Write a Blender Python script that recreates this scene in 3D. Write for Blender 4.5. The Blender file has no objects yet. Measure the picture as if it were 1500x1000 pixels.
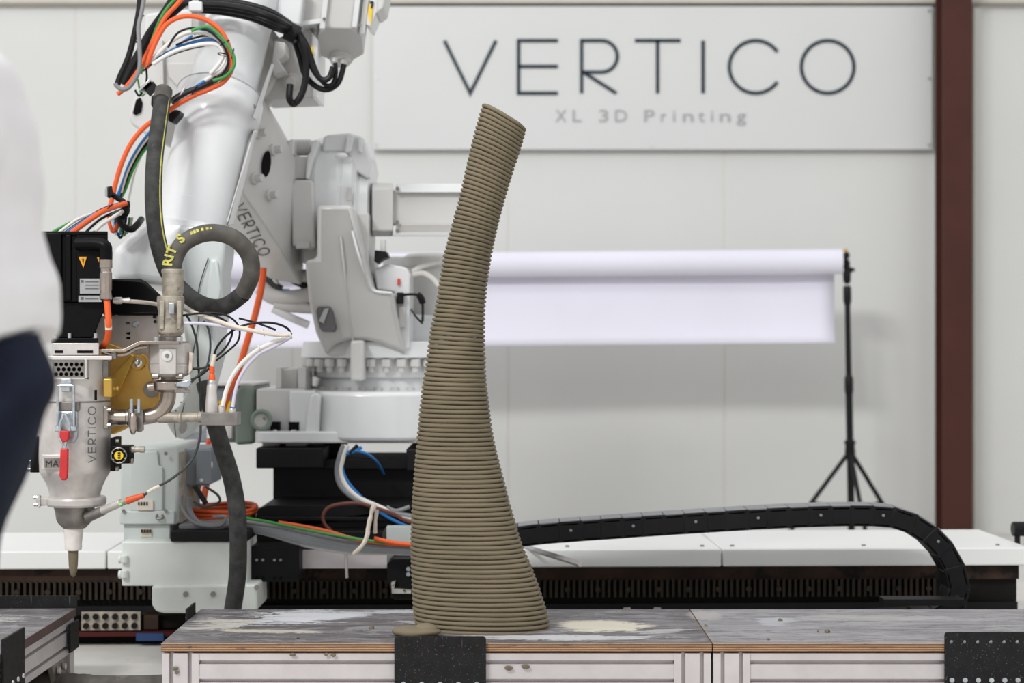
import bpy, bmesh, math, random
from mathutils import Vector, Matrix, Euler, noise
random.seed(7)
SC = bpy.context.scene
COL = SC.collection
V = Vector
CZ, F = 0.84, 2500.0            # camera height (m), focal length in pixels of a 1500 px wide frame

def P(px, py, d):               # a point seen at (px, py) standing d metres in front of the camera
    return V(((px - 750) / F * d, d, CZ - (py - 500) / F * d))

# ------------------------------------------------------------------ camera, world, lights, exposure
cam_d = bpy.data.cameras.new('camera'); cam = bpy.data.objects.new('camera', cam_d); COL.objects.link(cam)
cam.location = (0, 0, CZ); cam.rotation_euler = (math.pi / 2, 0, 0)
cam_d.sensor_width = 36; cam_d.lens = 60; cam_d.clip_end = 200
cam_d.dof.use_dof = True; cam_d.dof.focus_distance = 3.86; cam_d.dof.aperture_fstop = 3.1
SC.camera = cam
w = bpy.data.worlds.new('world'); SC.world = w; w.use_nodes = True
w.node_tree.nodes['Background'].inputs[0].default_value = (0.97, 0.98, 1.0, 1)
w.node_tree.nodes['Background'].inputs[1].default_value = 0.78
def area(name, loc, target, sx, sy, power, col=(1, 1, 1)):
    l = bpy.data.lights.new(name, 'AREA'); l.shape = 'RECTANGLE'; l.size = sx; l.size_y = sy; l.energy = power; l.color = col
    o = bpy.data.objects.new(name, l); COL.objects.link(o); o.location = loc
    o.rotation_euler = (V(target) - V(loc)).to_track_quat('-Z', 'Y').to_euler(); return o
area('hall_light_front', (-3.4, -1.5, 5.6), (0.4, 5.5, 0.6), 2.2, 0.8, 380)
area('hall_light_middle', (-0.5, 3.0, 5.2), (-0.5, 3.0, 0), 6.0, 1.4, 62)
area('hall_light_back', (0.9, 5.7, 5.2), (0.7, 6.9, 0), 3.5, 0.8, 5)
vs = SC.view_settings
vs.view_transform = 'Standard'; vs.look = 'None'; vs.gamma = 1; vs.exposure = 0.0; vs.use_curve_mapping = False

# ------------------------------------------------------------------ materials
def srgb(c):
    return tuple((x / 255 / 12.92 if x / 255 <= 0.04045 else ((x / 255 + 0.055) / 1.055) ** 2.4) for x in c) + (1,)
class G:                                                    # a tiny node-graph helper
    def __init__(s, m): s.m = m; m.use_nodes = True; s.n = m.node_tree.nodes; s.l = m.node_tree.links; s.b = s.n['Principled BSDF']
    def add(s, t, **k):
        x = s.n.new(t)
        for a, v in k.items(): setattr(x, a, v)
        return x
    def link(s, a, b): s.l.new(a, b)
    def pos(s, scale=(1, 1, 1)):
        g = s.add('ShaderNodeNewGeometry'); m = s.add('ShaderNodeMapping'); m.inputs['Scale'].default_value = scale
        s.link(g.outputs['Position'], m.inputs['Vector']); return m.outputs['Vector']
    def noise(s, vec, scale, detail=4, rough=.55, dist=0):
        n = s.add('ShaderNodeTexNoise'); n.inputs['Scale'].default_value = scale; n.inputs['Detail'].default_value = detail
        n.inputs['Roughness'].default_value = rough; n.inputs['Distortion'].default_value = dist
        s.link(vec, n.inputs['Vector']); return n.outputs['Fac']
    def ramp(s, fac, stops):
        r = s.add('ShaderNodeValToRGB'); e = r.color_ramp.elements
        while len(e) < len(stops): e.new(0.5)
        for i, (p, c) in enumerate(stops): e[i].position = p; e[i].color = c if len(c) == 4 else srgb(c)
        s.link(fac, r.inputs['Fac']); return r.outputs['Color']
    def mix(s, fac, a, b):
        x = s.add('ShaderNodeMix', data_type='RGBA')
        for v, i in ((fac, 0), (a, 6), (b, 7)):
            if hasattr(v, 'links'): s.link(v, x.inputs[i])
            else: x.inputs[i].default_value = v if i == 0 or len(v) == 4 else srgb(v)
        return x.outputs[2]
    def math(s, op, a, b=0.0, clamp=False):
        x = s.add('ShaderNodeMath', operation=op, use_clamp=clamp)
        for v, i in ((a, 0), (b, 1)):
            if hasattr(v, 'links'): s.link(v, x.inputs[i])
            else: x.inputs[i].default_value = v
        return x.outputs[0]
    def bump(s, h, strength=.3, dist=.002):
        b = s.add('ShaderNodeBump'); b.inputs['Strength'].default_value = strength; b.inputs['Distance'].default_value = dist
        s.link(h, b.inputs['Height']); s.link(b.outputs['Normal'], s.b.inputs['Normal'])
MATS = {}
def mat(name, c, rough=.5, metal=0, var=.06, scale=9, bump=0, bscale=200, coat=0, dirt=None):
    m = bpy.data.materials.new(name); g = G(m); MATS[name] = m
    if max(c) < 75 and not metal and not coat: g.b.inputs['Specular IOR Level'].default_value = .22
    vec = g.pos(); n = g.noise(vec, scale)
    lo = tuple(max(0, x * (1 - var)) for x in c); hi = tuple(min(255, x * (1 + var)) for x in c)
    colr = g.ramp(n, [(.3, lo), (.7, hi)])
    if dirt:                                                # (colour, coverage threshold, scale)
        d = g.noise(vec, dirt[2], 6, .7); colr = g.mix(g.ramp(d, [(dirt[1], (0, 0, 0, 1)), (min(1, dirt[1] + .06), (1, 1, 1, 1))]), colr, dirt[0])
    g.link(colr, g.b.inputs['Base Color'])
    g.b.inputs['Roughness'].default_value = rough; g.b.inputs['Metallic'].default_value = metal
    if coat: g.b.inputs['Coat Weight'].default_value = coat; g.b.inputs['Coat Roughness'].default_value = .12
    if bump: g.bump(g.noise(vec, bscale, 5), bump)
    return m
mat('wall_paint', (209, 209, 206), .55, var=.012, scale=1.3)
mat('wall_trim', (196, 190, 182), .6, var=.02)
mat('flashing', (214, 212, 204), .5, var=.01)
mat('sign_board', (207, 208, 206), .45, var=.01, scale=1.5)
mat('sign_dark', (44, 54, 62), .5, var=.03)
mat('sign_grey', (160, 161, 160), .5, var=.02)
mat('column_red', (72, 40, 33), .5, var=.05, scale=5)
mat('floor', (206, 203, 197), .55, var=.05, scale=4, bump=.1, bscale=60, dirt=((170, 166, 158), .62, 5))
mat('paper', (226, 224, 235), .8, var=.008, scale=3)
mat('black_plastic', (20, 20, 22), .42, var=.2, scale=20)
mat('black_paint', (17, 17, 18), .5, var=.15, scale=14, dirt=((60, 58, 55), .71, 40))
m = bpy.data.materials.new('black_plate'); g = G(m); MATS['black_plate'] = m; v = g.pos()
c = g.ramp(g.noise(v, 30), [(.3, (18, 17, 18)), (.7, (30, 29, 30))])
c = g.mix(g.ramp(g.noise(v, 330, 2), [(.67, (0, 0, 0, 1)), (.72, (.7, .7, .7, 1))]), c, (140, 138, 132))
c = g.mix(g.ramp(g.noise(g.pos((130, 130, 12)), 1.0, 2), [(.7, (0, 0, 0, 1)), (.76, (.6, .6, .6, 1))]), c, (120, 118, 112))
g.link(c, g.b.inputs['Base Color']); g.b.inputs['Roughness'].default_value = .6; g.b.inputs['Specular IOR Level'].default_value = .25
mat('black_gloss', (12, 12, 14), .3, var=.2)
mat('motor_black', (10, 10, 11), .4, var=.2, scale=40, bump=.1, bscale=150)
MATS['motor_black'].node_tree.nodes['Principled BSDF'].inputs['Specular IOR Level'].default_value = .12
mat('robot_white', (218, 219, 219), .28, var=.012, scale=4, coat=.35)
mat('robot_grey', (201, 200, 197), .38, var=.015, scale=5, coat=.15)
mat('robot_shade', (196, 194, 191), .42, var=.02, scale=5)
mat('robot_pale', (212, 219, 217), .28, var=.012, scale=5, coat=.35)
mat('cabinet_grey', (196, 202, 198), .45, var=.02, dirt=((150, 152, 148), .74, 30))
mat('box_grey', (128, 134, 140), .5, var=.03)
mat('green_grey', (120, 134, 124), .5, var=.04)
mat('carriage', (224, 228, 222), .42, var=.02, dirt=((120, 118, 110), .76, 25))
mat('track_cover', (232, 233, 230), .42, var=.01, scale=3, dirt=((180, 178, 172), .72, 12))
mat('rust', (52, 38, 30), .7, var=.3, scale=9, dirt=((26, 22, 19), .52, 8))
mat('rack_steel', (42, 32, 22), .6, .3, var=.25, scale=20)
mat('rack_dark', (20, 17, 14), .7, var=.3, scale=10)
mat('plate_white', (176, 174, 168), .6, var=.1, scale=20, dirt=((70, 66, 60), .6, 30))
mat('blue_paint', (30, 62, 110), .5)
mat('red_dark', (74, 26, 24), .6)
mat('alu', (206, 200, 200), .42, .35, var=.03, scale=15, dirt=((150, 142, 125), .77, 50))
mat('alu_groove', (120, 116, 116), .5, .3)
mat('steel', (204, 198, 193), .36, .4, var=.06, scale=25, bump=.06, bscale=300)
mat('pipe_steel', (172, 160, 150), .27, .9, var=.1, scale=18)
mat('steel_satin', (220, 215, 211), .42, .3, var=.04, scale=20)
mat('steel_dark', (136, 131, 126), .38, .65, var=.12, scale=30)
mat('steel_bright', (214, 212, 208), .2, .95)
mat('camlock', (170, 162, 148), .5, .3, var=.12, scale=45, bump=.25, bscale=120, dirt=((132, 124, 112), .58, 40))
mat('zinc', (190, 196, 200), .3, .8, var=.1, scale=60)
mat('brass', (216, 172, 88), .36, .45, var=.1, scale=12)
mat('brass_light', (206, 166, 80), .4, .7, var=.08)
mat('rubber', (60, 60, 59), .72, var=.2, scale=40, bump=.2, bscale=250, dirt=((86, 84, 80), .64, 18))
mat('rubber_grey', (84, 80, 75), .75, var=.18, scale=25, bump=.2, bscale=250, dirt=((108, 102, 92), .6, 14))
mat('hose_yellow', (196, 190, 96), .7, var=.15, scale=90)
mat('orange', (228, 92, 32), .42, var=.05)
mat('orange_dull', (206, 84, 38), .5, var=.06)
mat('green', (62, 140, 62), .45)
mat('white_cable', (226, 223, 217), .45, var=.03)
mat('cream', (214, 203, 188), .6, var=.06)
mat('blue', (34, 112, 178), .42)
mat('black_cable', (24, 24, 25), .42, var=.15)
mat('grey_cable', (128, 129, 131), .45)
mat('light_grey_cable', (168, 171, 176), .45)
mat('lilac_tube', (206, 200, 216), .3)
mat('brown_cable', (104, 52, 40), .5)
mat('dark_grey_cable', (64, 66, 68), .45)
mat('edge_brown', (82, 62, 60), .6, var=.1, scale=30)
mat('label_white', (214, 213, 208), .5, var=.02)
mat('label_silver', (172, 172, 172), .35, .4)
mat('label_yellow', (236, 196, 30), .5, var=.02)
mat('warn_orange', (226, 158, 28), .5, var=.02)
mat('red_handle', (196, 42, 44), .5, var=.08, scale=40)
mat('red_mark', (206, 60, 56), .5)
mat('ink', (54, 54, 56), .6)
mat('ink_grey', (92, 90, 90), .6)
mat('nozzle_white', (224, 217, 210), .55, var=.04, scale=50, dirt=((150, 138, 116), .7, 60))
mat('hole', (6, 6, 6), .9)
mat('skin', (205, 160, 136), .5); mat('hair', (60, 44, 34), .6, var=.25, scale=60); mat('shoe', (60, 58, 58), .6)
mat('eye_white', (232, 230, 226), .3); mat('iris', (60, 46, 36), .3); mat('lips', (176, 104, 96), .5)
mat('shirt', (236, 234, 234), .85, var=.015, scale=8, bump=.12, bscale=400)
mat('jeans', (21, 27, 43), .85, var=.14, scale=20, bump=.2, bscale=500)
mat('crumb', (112, 102, 84), .85, var=.15, scale=90)
lm = bpy.data.materials.new('indicator_light'); g = G(lm); g.b.inputs['Base Color'].default_value = srgb((90, 240, 90))
g.b.inputs['Emission Color'].default_value = srgb((90, 255, 80)); g.b.inputs['Emission Strength'].default_value = 1.2; MATS['led'] = lm
# fresh clay / concrete with fine grain
m = bpy.data.materials.new('clay'); g = G(m); MATS['clay'] = m; v = g.pos()
c = g.ramp(g.noise(v, 7, 5), [(.3, (110, 100, 79)), (.7, (122, 111, 89))])
c = g.mix(g.ramp(g.noise(v, 260, 3), [(.62, (0, 0, 0, 1)), (.75, (.5, .5, .5, 1))]), c, (84, 75, 58))
g.link(c, g.b.inputs['Base Color']); g.b.inputs['Roughness'].default_value = .78; g.bump(g.noise(v, 420, 5, .65), .35, .0012)
# film-faced plywood with dried smears of mortar, plies on its cut edges
m = bpy.data.materials.new('plywood'); g = G(m); MATS['plywood'] = m; v = g.pos()
vs_ = g.pos((2.2, 9, 1)); n1 = g.noise(vs_, 1.6, 8, .62, 1.2); n2 = g.noise(g.pos((3, 16, 1)), 2.4, 9, .7, .6); n3 = g.noise(v, 60, 4)
sep = g.add('ShaderNodeSeparateXYZ'); geo = g.add('ShaderNodeNewGeometry'); g.link(geo.outputs['Position'], sep.inputs[0])
nd = g.noise(g.pos((1, 2.2, 1)), 3.2, 6, .6, 1.6)           # swirls of wiped mortar water
wp = g.add('ShaderNodeVectorMath', operation='ADD'); wc = g.add('ShaderNodeCombineXYZ'); g.link(g.math('MULTIPLY', nd, .22), wc.inputs[1]); g.link(g.pos(), wp.inputs[0]); g.link(wc.outputs[0], wp.inputs[1])
mp_ = g.add('ShaderNodeMapping'); mp_.inputs['Scale'].default_value = (1.6, 30, 1); g.link(wp.outputs[0], mp_.inputs['Vector'])
ns = g.noise(mp_.outputs[0], 2.4, 10, .7, .2)
board = g.math('GREATER_THAN', sep.outputs[0], .434)         # the right-hand board is a paler, newer sheet
top = g.mix(board, g.ramp(n2, [(.34, (70, 67, 69)), (.5, (98, 94, 96)), (.66, (126, 121, 123))]), g.ramp(n2, [(.34, (112, 109, 111)), (.5, (138, 136, 138)), (.66, (158, 156, 158))]))
top = g.mix(g.ramp(ns, [(.5, (0, 0, 0, 1)), (.66, (.75, .75, .75, 1))]), top, (160, 159, 162))
top = g.mix(g.ramp(ns, [(.36, (.5, .5, .5, 1)), (.46, (0, 0, 0, 1))]), top, (66, 63, 66))
def blob(cx, cy, rx, ry, tear=1.0, skew=0.0):               # one smear of dried mortar, its outline torn by the same wiping
    x_ = g.math('SUBTRACT', sep.outputs[0], cx); y_ = g.math('SUBTRACT', g.math('SUBTRACT', sep.outputs[1], cy), g.math('MULTIPLY', x_, skew))
    dx = g.math('DIVIDE', x_, rx); dy = g.math('DIVIDE', y_, ry)
    r = g.math('ADD', g.math('MULTIPLY', dx, dx), g.math('MULTIPLY', dy, dy))
    r = g.math('ADD', r, g.math('MULTIPLY', g.math('SUBTRACT', ns, .5), -5.0 * tear)); r = g.math('ADD', r, g.math('MULTIPLY', g.math('SUBTRACT', nd, .5), 3.0 * tear))
    return g.ramp(r, [(.55, (1, 1, 1, 1)), (.95, (0, 0, 0, 1))])
for (cx_, cy_, rx_, ry_, te, sk, am, col_) in ((-.52, 4.05, .17, .10, 1, .25, .9, (206, 208, 212)), (-.30, 4.14, .16, .035, 1, .1, .8, (186, 188, 192)), (-.66, 3.99, .09, .10, 1.2, .6, .75, (190, 186, 176)), (-.55, 3.86, .16, .022, .8, -.1, .85, (196, 188, 170)), (-.28, 3.90, .1, .03, 1.2, 0, .5, (150, 150, 152)), (-.22, 3.98, .06, .02, .9, -.3, .8, (184, 184, 184)),
        (.20, 3.93, .13, .08, .7, -.12, .95, (206, 199, 182)), (.10, 3.78, .24, .035, .9, 0, .85, (196, 196, 196)), (.33, 3.86, .08, .03, 1, .3, .7, (180, 180, 178)), (.46, 4.08, .05, .08, .5, 0, .6, (176, 170, 164)), (.62, 4.0, .05, .06, 1.3, .4, .6, (186, 188, 192)), (.85, 4.05, .2, .05, 1.2, 0, .4, (182, 178, 172)), (-1.3, 4.0, .16, .1, 1.2, .2, .7, (190, 188, 184))):
    top = g.mix(g.math('MULTIPLY', blob(cx_, cy_, rx_, ry_, te, sk), am), top, col_)
top = g.mix(g.ramp(n3, [(.68, (0, 0, 0, 1)), (.74, (.6, .6, .6, 1))]), top, (190, 184, 170))
pl = g.math('FRACT', g.math('MULTIPLY', sep.outputs[2], 1 / .0036)); pn = g.noise(g.pos((5, 5, 60)), 3, 5)
edge = g.mix(g.ramp(g.math('ADD', pl, g.math('MULTIPLY', g.math('SUBTRACT', pn, .5), .5)), [(.42, (0, 0, 0, 1)), (.55, (1, 1, 1, 1))]), (192, 152, 114), (92, 62, 44))
edge = g.mix(g.ramp(g.noise(g.pos((4, 4, 30)), 4, 5), [(.6, (0, 0, 0, 1)), (.7, (.8, .8, .8, 1))]), edge, (82, 58, 44))
nz = g.add('ShaderNodeSeparateXYZ'); g.link(geo.outputs['True Normal'], nz.inputs[0])
g.link(g.mix(g.math('GREATER_THAN', nz.outputs[2], .5), edge, top), g.b.inputs['Base Color'])
g.link(g.ramp(n1, [(.4, (.42, .42, .42, 1)), (.65, (.72, .72, .72, 1))]), g.b.inputs['Roughness']); g.bump(n2, .12, .001)

# ------------------------------------------------------------------ mesh helpers
def catmull(pts, n=8, closed=False):
    pts = [V(p) for p in pts]; out = []; N = len(pts)
    if N < 3 and not closed: return pts
    for i in range(N if closed else N - 1):
        if closed: a, b, c, d = pts[i - 1], pts[i], pts[(i + 1) % N], pts[(i + 2) % N]
        else: a, b, c, d = pts[max(0, i - 1)], pts[i], pts[i + 1], pts[min(N - 1, i + 2)]
        for k in range(n):
            t = k / n
            out.append(.5 * ((2 * b) + (c - a) * t + (2 * a - 5 * b + 4 * c - d) * t * t + (3 * b - a - 3 * c + d) * t ** 3))
    if not closed: out.append(pts[-1])
    return out
def frame(d):
    d = d.normalized(); u = d.cross(V((0, 1, 0)) if abs(d.y) < .9 else V((1, 0, 0))).normalized(); return u, d.cross(u).normalized()
class M:
    def __init__(s): s.b = bmesh.new()
    def face(s, vs):
        try: s.b.faces.new(vs)
        except ValueError: pass
    def box(s, c, size, rot=None):
        c = V(c); h = [x / 2 for x in size]; R = rot or Matrix.Identity(3)
        v = [s.b.verts.new(c + R @ V((x * h[0], y * h[1], z * h[2]))) for x in (-1, 1) for y in (-1, 1) for z in (-1, 1)]
        for f in ((0, 1, 3, 2), (4, 6, 7, 5), (0, 4, 5, 1), (2, 3, 7, 6), (0, 2, 6, 4), (1, 5, 7, 3)): s.face([v[i] for i in f])
        return s
    def poly(s, pts, vec):                                  # extrude a 3D polygon
        vec = V(vec); a = [s.b.verts.new(V(p)) for p in pts]; b = [s.b.verts.new(V(p) + vec) for p in pts]; n = len(a)
        s.face(a[::-1]); s.face(b)
        for i in range(n): s.face([a[i], a[(i + 1) % n], b[(i + 1) % n], b[i]])
        return s
    def prism(s, px, d0, d1, cx=750): return s.poly([P(x, y, d0) for x, y in px], ((cx - 750) / F * (d1 - d0), d1 - d0, 0))   # cx: the block is turned to face along that column
    def pbox(s, x0, y0, x1, y1, d0, d1, cx=750): return s.prism([(x0, y0), (x1, y0), (x1, y1), (x0, y1)], d0, d1, cx)
    def hull(s, pts):
        vs = [s.b.verts.new(V(p)) for p in pts]
        r = bmesh.ops.convex_hull(s.b, input=vs)
        dead = [e for e in r['geom_interior'] + r['geom_unused'] if isinstance(e, bmesh.types.BMVert) and e.is_valid]
        bmesh.ops.delete(s.b, geom=list(set(dead)), context='VERTS')
        bmesh.ops.dissolve_limit(s.b, angle_limit=.02, verts=s.b.verts[:], edges=s.b.edges[:])
        return s
    def lathe(s, p0, d, prof, seg=28, caps=True):           # prof: (distance along d, radius)
        p0 = V(p0); d = V(d).normalized(); u, v = frame(d); rings = []
        for h, r in prof:
            rings.append([s.b.verts.new(p0 + d * h + (u * math.cos(2 * math.pi * k / seg) + v * math.sin(2 * math.pi * k / seg)) * r) for k in range(seg)])
        for a, b in zip(rings, rings[1:]):
            for k in range(seg): s.face([a[k], a[(k + 1) % seg], b[(k + 1) % seg], b[k]])
        if caps: s.face(rings[0][::-1]); s.face(rings[-1])
        return s
    def cyl(s, a, b, r, r2=None, seg=20):
        a, b = V(a), V(b); return s.lathe(a, b - a, [(0, r), ((b - a).length, r if r2 is None else r2)], seg)
    def vl(s, cx, d, prof, seg=32):                         # vertical lathe from pixels: (py, radius px)
        k = d / F; z0 = P(cx, prof[0][0], d); return s.lathe(z0, (0, 0, -1), [((py - prof[0][0]) * k, r * k) for py, r in prof], seg)
    def tube(s, pts, r, seg=10, n=8, smooth=True, closed=False, flat=1.0):
        pts = catmull(pts, n, closed) if smooth else [V(p) for p in pts]; N = len(pts); rings = []; u = None
        for i, p in enumerate(pts):
            if closed: d = pts[(i + 1) % N] - pts[i - 1]
            else: d = pts[min(N - 1, i + 1)] - pts[max(0, i - 1)]
            if d.length < 1e-9: d = V((0, 0, 1))
            d.normalize()
            if u is None: u, v = frame(d)
            else: u = (u - d * u.dot(d)).normalized()
            v = d.cross(u); rr = r(i / max(1, N - 1)) if callable(r) else r
            rings.append([s.b.verts.new(p + (u * math.cos(2 * math.pi * k / seg) + v * math.sin(2 * math.pi * k / seg) * flat) * rr) for k in range(seg)])
        for i in range(N if closed else N - 1):
            a, b = rings[i], rings[(i + 1) % N]
            for k in range(seg): s.face([a[k], a[(k + 1) % seg], b[(k + 1) % seg], b[k]])
        if not closed: s.face(rings[0][::-1]); s.face(rings[-1])
        return s
    def sphere(s, c, r, seg=14):
        r = V(r) if hasattr(r, '__len__') else V((r, r, r))
        bmesh.ops.create_uvsphere(s.b, u_segments=seg, v_segments=max(6, seg // 2), radius=1, matrix=Matrix.Translation(V(c)) @ Matrix.Diagonal((r.x, r.y, r.z, 1))); return s
    def torus(s, c, axis, R, r, seg=28, rs=8):
        u, v = frame(V(axis)); c = V(c)
        return s.tube([c + (u * math.cos(2 * math.pi * k / seg) + v * math.sin(2 * math.pi * k / seg)) * R for k in range(seg)], r, rs, smooth=False, closed=True)
    def ribbon(s, pts, width, o, ux, uy, th, closed=False):  # flat stroke drawn in the plane (ux, uy) at o
        n = len(pts); L = []; ux, uy = V(ux), V(uy); nz = ux.cross(uy).normalized(); o = V(o)
        for i in range(n):
            p = V(pts[i]).to_2d(); a = V(pts[i - 1]).to_2d() if (i > 0 or closed) else None; b = V(pts[(i + 1) % n]).to_2d() if (i < n - 1 or closed) else None
            ds = [x.normalized() for x in ((p - a) if a is not None else None, (b - p) if b is not None else None) if x is not None]
            d = sum(ds, V((0, 0))).normalized(); nn = V((-d.y, d.x)); k = 1 / max(.45, nn.dot(V((-ds[0].y, ds[0].x))))
            L.append((p + nn * width / 2 * k, p - nn * width / 2 * k))
        W = lambda q, h: s.b.verts.new(o + ux * q.x + uy * q.y + nz * h)
        R = [(W(a, th), W(b, th), W(a, 0), W(b, 0)) for a, b in L]
        for i in range(n if closed else n - 1):
            p, q = R[i], R[(i + 1) % n]
            s.face([p[0], p[1], q[1], q[0]]); s.face([p[2], q[2], q[3], p[3]]); s.face([p[0], q[0], q[2], p[2]]); s.face([p[1], p[3], q[3], q[1]])
        if not closed:
            for p in (R[0], R[-1]): s.face([p[0], p[2], p[3], p[1]])
        return s
    def noise(s, amp, scale, seed=0):
        s.b.normal_update()
        for v in s.b.verts: v.co += v.normal * noise.noise(v.co * scale + V((seed, seed, seed))) * amp
        return s

def world_of(o):
    p = V((0, 0, 0))
    while o: p = p + o.location; o = o.parent
    return p
def tag(o, label=None, cat=None, group=None, kind=None):
    for k, v in (('label', label), ('category', cat), ('group', group), ('kind', kind)):
        if v: o[k] = v
    return o
def thing(name, label, cat, loc, group=None, kind=None):
    o = bpy.data.objects.new(name, None); COL.objects.link(o); o.location = loc; o.empty_display_size = .05
    return tag(o, label, cat, group, kind)
def obj(name, mb, material, parent=None, bev=0, smooth=35, label=None, cat=None, group=None, kind=None, subsurf=0, solid=0):
    b = mb.b if isinstance(mb, M) else mb
    bmesh.ops.remove_doubles(b, verts=b.verts[:], dist=1e-6)
    bmesh.ops.recalc_face_normals(b, faces=b.faces[:])
    if parent is None:
        xs = [v.co.x for v in b.verts]; ys = [v.co.y for v in b.verts]; org = V(((min(xs) + max(xs)) / 2, (min(ys) + max(ys)) / 2, min(v.co.z for v in b.verts)))
    else: org = world_of(parent)
    bmesh.ops.translate(b, verts=b.verts[:], vec=-org)
    me = bpy.data.meshes.new(name); b.to_mesh(me); b.free()
    if smooth: me.polygons.foreach_set('use_smooth', [True] * len(me.polygons)); me.set_sharp_from_angle(angle=math.radians(smooth))
    me.materials.append(MATS[material])
    o = bpy.data.objects.new(name, me); COL.objects.link(o)
    if parent is None: o.location = org
    else: o.parent = parent
    if subsurf: x = o.modifiers.new('subsurf', 'SUBSURF'); x.levels = x.render_levels = subsurf
    if bev:
        x = o.modifiers.new('bevel', 'BEVEL'); x.width = bev; x.segments = 3; x.limit_method = 'ANGLE'; x.angle_limit = math.radians(30); x.harden_normals = False
    return tag(o, label, cat, group, kind)
def plate(name, outline, holes, thick, o, ux, uy, material, parent, bev=0, label=None):
    """a flat plate with real holes: 2D outline and circles (x, y, r) in the plane (ux, uy) at o"""
    cu = bpy.data.curves.new(name, 'CURVE'); cu.dimensions = '2D'; cu.fill_mode = 'BOTH'; cu.extrude = thick / 2
    loops = [outline] + [h if len(h) > 3 else [(h[0] + h[2] * math.cos(k * math.pi / 6), h[1] + h[2] * math.sin(k * math.pi / 6)) for k in range(12)] for h in holes]
    for lp in loops:
        sp = cu.splines.new('POLY'); sp.points.add(len(lp) - 1); sp.use_cyclic_u = True
        for q, (x, y) in zip(sp.points, lp): q.co = (x, y, 0, 1)
    return from_curve(name, cu, o, ux, uy, material, parent, bev, label)
def from_curve(name, cu, o, ux, uy, material, parent, bev=0, label=None, fit=None):
    t = bpy.data.objects.new('tmp', cu); COL.objects.link(t); dg = bpy.context.evaluated_depsgraph_get(); dg.update()
    me = bpy.data.meshes.new_from_object(t.evaluated_get(dg)); bpy.data.objects.remove(t); bpy.data.curves.remove(cu)
    b = bmesh.new(); b.from_mesh(me); bpy.data.meshes.remove(me)
    ux, uy = V(ux).normalized(), V(uy).normalized(); nz = ux.cross(uy); o = V(o)
    if fit:
        xs = [v.co.x for v in b.verts]; k = fit / (max(xs) - min(xs)); x0 = min(xs)
        for v in b.verts: v.co.x = (v.co.x - x0) * k
    for v in b.verts: v.co = o + ux * v.co.x + uy * v.co.y + nz * v.co.z
    return obj(name, b, material, parent, bev, 30, label)
def text(name, s, size, o, ux, uy, material, parent, spacing=1.0, fit=None, thick=.0006, label=None, bold=0.0):
    cu = bpy.data.curves.new(name, 'FONT'); cu.body = s; cu.size = size; cu.space_character = spacing; cu.extrude = thick; cu.resolution_u = 3; cu.offset = bold
    return from_curve(name, cu, o, ux, uy, material, parent, 0, label, fit)
def arc(cx, cy, rx, ry, a0, a1, n=28): return [(cx + rx * math.cos(math.radians(a0 + (a1 - a0) * k / n)), cy + ry * math.sin(math.radians(a0 + (a1 - a0) * k / n))) for k in range(n + 1)]
WORD = {  # strokes in units of the cap height
    'V': (.0, .98, [[(0, 1), (.49, 0), (.98, 1)]]), 'E': (1.41, .75, [[(.75, 1), (0, 1), (0, 0), (.75, 0)], [(0, .51), (.75, .51)]]),
    'R': (2.61, .68, [[(0, 0), (0, 1), (.36, 1)] + arc(.38, .7, .3, .3, 85, -90, 16) + [(0, .4)], [(.06, .38), (.66, 0)]]),
    'T': (3.62, .87, [[(0, 1), (.87, 1)], [(.435, 1), (.435, 0)]]), 'I': (4.92, 0, [[(0, 0), (0, 1)]]),
    'C': (5.43, 1, [arc(.49, .5, .5, .5, 35, 325, 40)]), 'O': (6.79, 1, [arc(.5, .5, .5, .5, 0, 351, 40)])}
def vertico(o, ux, uy, h, stroke, material, parent, th=.0015, xs=1.0):
    ux, uy = V(ux).normalized(), V(uy).normalized()
    for ch, (x0, _, strokes) in WORD.items():
        mb = M()
        for st in strokes: mb.ribbon([(x * h, y * h, 0) for x, y in st], stroke, V(o) + ux * x0 * h * xs, ux, uy, th, closed=(ch == 'O'))
        obj('letter', mb, material, parent, smooth=20)

# ------------------------------------------------------------------ the setting
WD = 7.5
obj('floor', M().box((0, 4.2, -.05), (16, 8.6, .1)), 'floor', kind='structure', smooth=0)
wall = thing('wall_back', None, None, (0, WD, 0), kind='structure')
obj('wall_core', M().box((0, WD + .053, 1.6), (16, .1, 3.4)), 'flashing', wall, smooth=0)
seams = [112 + 316.4 * k for k in range(-6, 5)]
xs_ = [P(s, 0, WD).x for s in seams] + [P(1433, 0, WD).x, P(1760, 0, WD).x, P(2080, 0, WD).x, P(2400, 0, WD).x]
for a, b in zip(xs_, xs_[1:]):
    if abs(b - P(1433, 0, WD).x) < .001: continue
    obj('wall_panel', M().box(((a + b) / 2, WD + .03, 1.13), (b - a - .008, .06, 2.36)), 'wall_paint', wall, bev=.001)
obj('wall_panel', M().box((0, WD + .035, 2.9), (15, .06, 1.0)), 'wall_paint', wall, bev=.002)
obj('trim_1', M().box((0, WD - .005, 2.345), (15, .09, .055)), 'wall_trim', kind='structure', bev=.004)
obj('trim_2', M().box((P(1375.5, 0, WD).x, WD - .01, 1.15), (.03, .05, 2.3)), 'flashing', kind='structure', bev=.002)
obj('trim_3', M().box((P(1429, 0, WD).x, WD - .01, 1.15), (.034, .05, 2.3)), 'flashing', kind='structure', bev=.002)
colm = thing('steel_column', 'dark red painted steel column standing against the white wall', 'column', (P(1403, 0, 7.3).x, 7.33, 0))
cx = P(1402.5, 0, 7.3).x
obj('flange', M().box((cx, 7.305, 1.6), (.126, .012, 3.2)), 'column_red', colm, bev=.001)
obj('flange', M().box((cx, 7.43, 1.6), (.126, .012, 3.2)), 'column_red', colm, bev=.001)
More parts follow.
